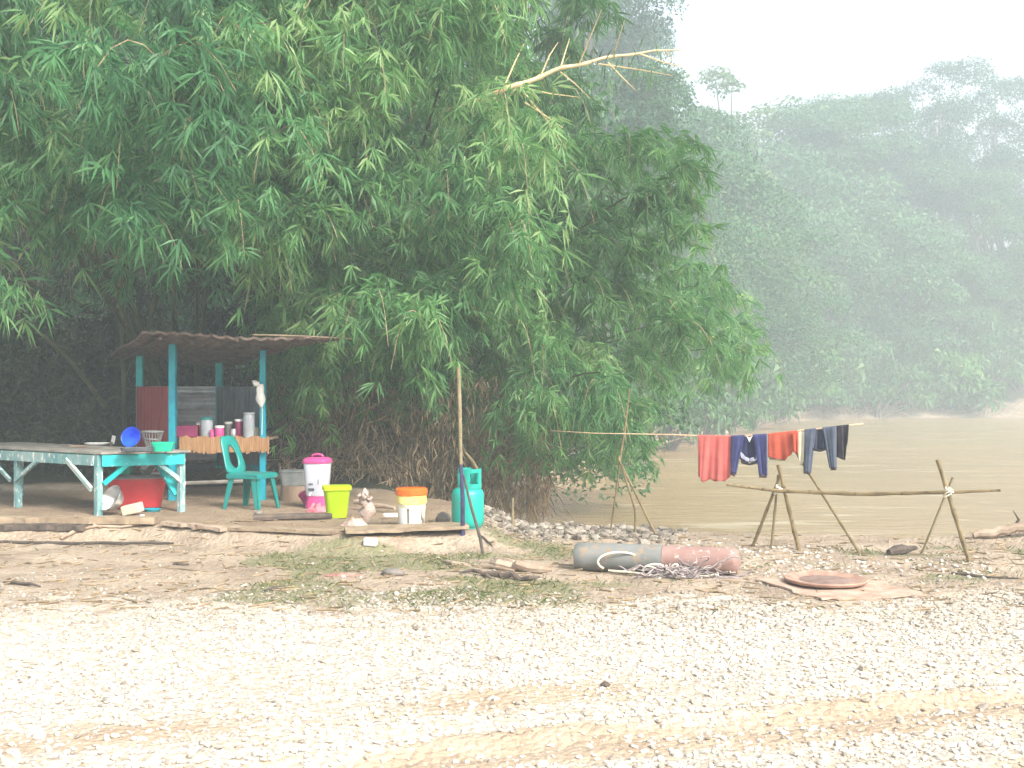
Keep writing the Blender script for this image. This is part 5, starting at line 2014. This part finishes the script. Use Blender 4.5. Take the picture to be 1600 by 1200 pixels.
def top(x0, x1, n=4, up=1.5):
    return [(x0 + (x1 - x0) * i / n, lpy(x0 + (x1 - x0) * i / n) - up) for i in range(n + 1)]


r_, o0 = garment('sarong', 'faded coral red sarong hanging folded at the left of the laundry', 'sarong', 1116)
shift(cloth(top(1090, 1144), [(1091, 741), (1096, 752), (1112, 750), (1128, 753), (1141, 746)], -.02, 40, 24, .013, 15, 1, 1.5), o0).build('front_fold', 'red_cloth', r_, smooth='all', solid=.006)
shift(cloth(top(1091, 1144), [(1092, 730), (1110, 734), (1130, 736), (1143, 742)], .03, 30, 16, .016, 14, 2, 1), o0).build('back_fold', 'red_cloth', r_, smooth='all', solid=.006)
r_, o0 = garment('jacket', 'navy long sleeved jacket hanging with both sleeves down', 'jacket', 1170)
shift(cloth(top(1157, 1186), [(1156, 716), (1163, 724), (1172, 722), (1182, 724), (1187, 716)], .0, 22, 16, .018, 13, 3), o0).build('body', 'navy_dark_cloth', r_, smooth='all', solid=.012)
shift(cloth([(1155, 703), (1165, 714), (1171, 716)], [(1158, 716), (1166, 721), (1171, 722)], -.03, 10, 4, .004, 5, 31), o0).build('lining', 'lining_cloth', r_, smooth='all', solid=.005)
shift(cloth([(1172, 716), (1178, 714), (1185, 705)], [(1172, 722), (1178, 721), (1186, 717)], -.03, 10, 4, .004, 5, 32), o0).build('lining', 'lining_cloth', r_, smooth='all', solid=.005)
shift(cloth([(1157, 719), (1171, 724), (1185, 719)], [(1158, 724), (1171, 727), (1185, 724)], -.03, 12, 3, .004, 6, 33), o0).build('waistband', 'black_cloth', r_, smooth='all', solid=.008)
shift(cloth(top(1143, 1164), [(1142, 738), (1149, 741)], -.035, 12, 20, .012, 7, 4), o0).build('sleeve', 'navy_cloth', r_, smooth='all', solid=.02)
shift(cloth(top(1176, 1198), [(1187, 743), (1198, 743)], -.035, 12, 20, .012, 7, 5), o0).build('sleeve', 'navy_cloth', r_, smooth='all', solid=.02)
shift(cloth([(1142, 738), (1149, 741)], [(1142, 742), (1148, 745)], -.035, 6, 3, .004, 5, 6), o0).build('cuff', 'cuff_cloth', r_, smooth='all', solid=.022)
shift(cloth([(1187, 741), (1198, 741)], [(1187, 746), (1198, 746)], -.035, 6, 3, .004, 5, 7), o0).build('cuff', 'cuff_cloth', r_, smooth='all', solid=.022)
shift(cloth([(1166, 681), (1171, 684), (1176, 681)], [(1168, 684), (1171, 691), (1174, 684)], -.045, 6, 4, .002, 3, 8), o0).build('neck_label', 'white_plastic', r_, solid=.003)
r_, o0 = garment('shirt', 'rust orange shirt bunched up on the line', 'shirt', 1223)
shift(cloth(top(1200, 1246), [(1200, 714), (1212, 717), (1226, 719), (1236, 710), (1246, 692)], -.02, 34, 18, .012, 10, 9, 1), o0).build('body', 'rust_cloth', r_, smooth='all', solid=.010)
shift(cloth([(1237, 678), (1247, 674)], [(1240, 706), (1247, 710)], -.045, 8, 10, .01, 6, 10), o0).build('sleeve', 'rust_cloth', r_, smooth='all', solid=.014)
shift(cloth([(1201, 713), (1222, 716)], [(1203, 719), (1224, 721)], .03, 12, 4, .006, 6, 11), o0).build('lining', 'pale_cloth', r_, smooth='all', solid=.005)
r_, o0 = garment('rag', 'pale yellowish strip of cloth between the rust shirt and grey pullover', 'rag', 1251)
shift(cloth(top(1247, 1256, 2), [(1248, 716), (1251, 728), (1255, 722)], .0, 8, 16, .01, 6, 12), o0).build('strip', 'pale_cloth', r_, smooth='all', solid=.006)
r_, o0 = garment('pullover', 'slate grey long sleeved pullover hanging with sleeves down', 'pullover', 1282)
shift(cloth(top(1268, 1293), [(1268, 700), (1274, 704), (1284, 702), (1292, 700)], .0, 20, 14, .016, 12, 13), o0).build('body', 'slate_dark_cloth', r_, smooth='all', solid=.012)
shift(cloth(top(1257, 1275), [(1256, 737), (1266, 739)], -.035, 12, 22, .012, 7, 14), o0).build('sleeve', 'slate_cloth', r_, smooth='all', solid=.02)
shift(cloth(top(1285, 1306), [(1297, 731), (1306, 732)], -.035, 12, 22, .012, 7, 15), o0).build('sleeve', 'slate_cloth', r_, smooth='all', solid=.02)
shift(cloth([(1269, 698), (1281, 703), (1292, 698)], [(1270, 704), (1281, 706), (1292, 703)], -.03, 10, 3, .004, 5, 34), o0).build('waistband', 'black_cloth', r_, smooth='all', solid=.008)
shift(cloth([(1256, 736), (1266, 738)], [(1256, 740), (1266, 741)], -.035, 6, 3, .003, 4, 16), o0).build('cuff', 'cuff_cloth', r_, smooth='all', solid=.022)
shift(cloth([(1297, 730), (1306, 731)], [(1298, 735), (1307, 734)], -.035, 6, 3, .003, 4, 17), o0).build('cuff', 'cuff_cloth', r_, smooth='all', solid=.022)
r_, o0 = garment('shorts', 'black shorts hanging at the right end of the laundry', 'shorts', 1316)
shift(cloth(top(1307, 1326), [(1308, 714), (1314, 717), (1320, 719), (1324, 690)], -.02, 18, 18, .014, 9, 18), o0).build('front_fold', 'black_cloth', r_, smooth='all', solid=.010)
shift(cloth(top(1308, 1325), [(1309, 700), (1318, 706), (1323, 692)], .025, 12, 12, .010, 8, 19), o0).build('back_fold', 'black_cloth', r_, smooth='all', solid=.010)

# ------------------------------------------------------------------ log and weeds on the right bank
a, b = G(1520, 843), G(1620, 838)
pole('log', wob(a + zz * .04, b + zz * .12, 9, .008, 77), [.03, .04, .046, .048, .05, .048, .046, .05, .045, .04], 'drift_wood', 'bleached driftwood log on the grassy mound at the right edge', 'log', 8)
a = G(1575, 838)
pole('driftwood', [a, PY(1592, 812, a.y), PY(1583, 798, a.y)], [.02, .015, .006], 'dark_stick', 'broken twig sticking up from the right bank log', 'twig', 6)
a = G(1400, 868)
pole('driftwood', wob(G(1392, 868) + zz * .03, G(1428, 864) + zz * .05, 4, .02, 81), [.03, .05, .05, .04, .02], 'dark_wood', 'dark lump of driftwood at the water edge left of the stout pole', 'driftwood', 8)
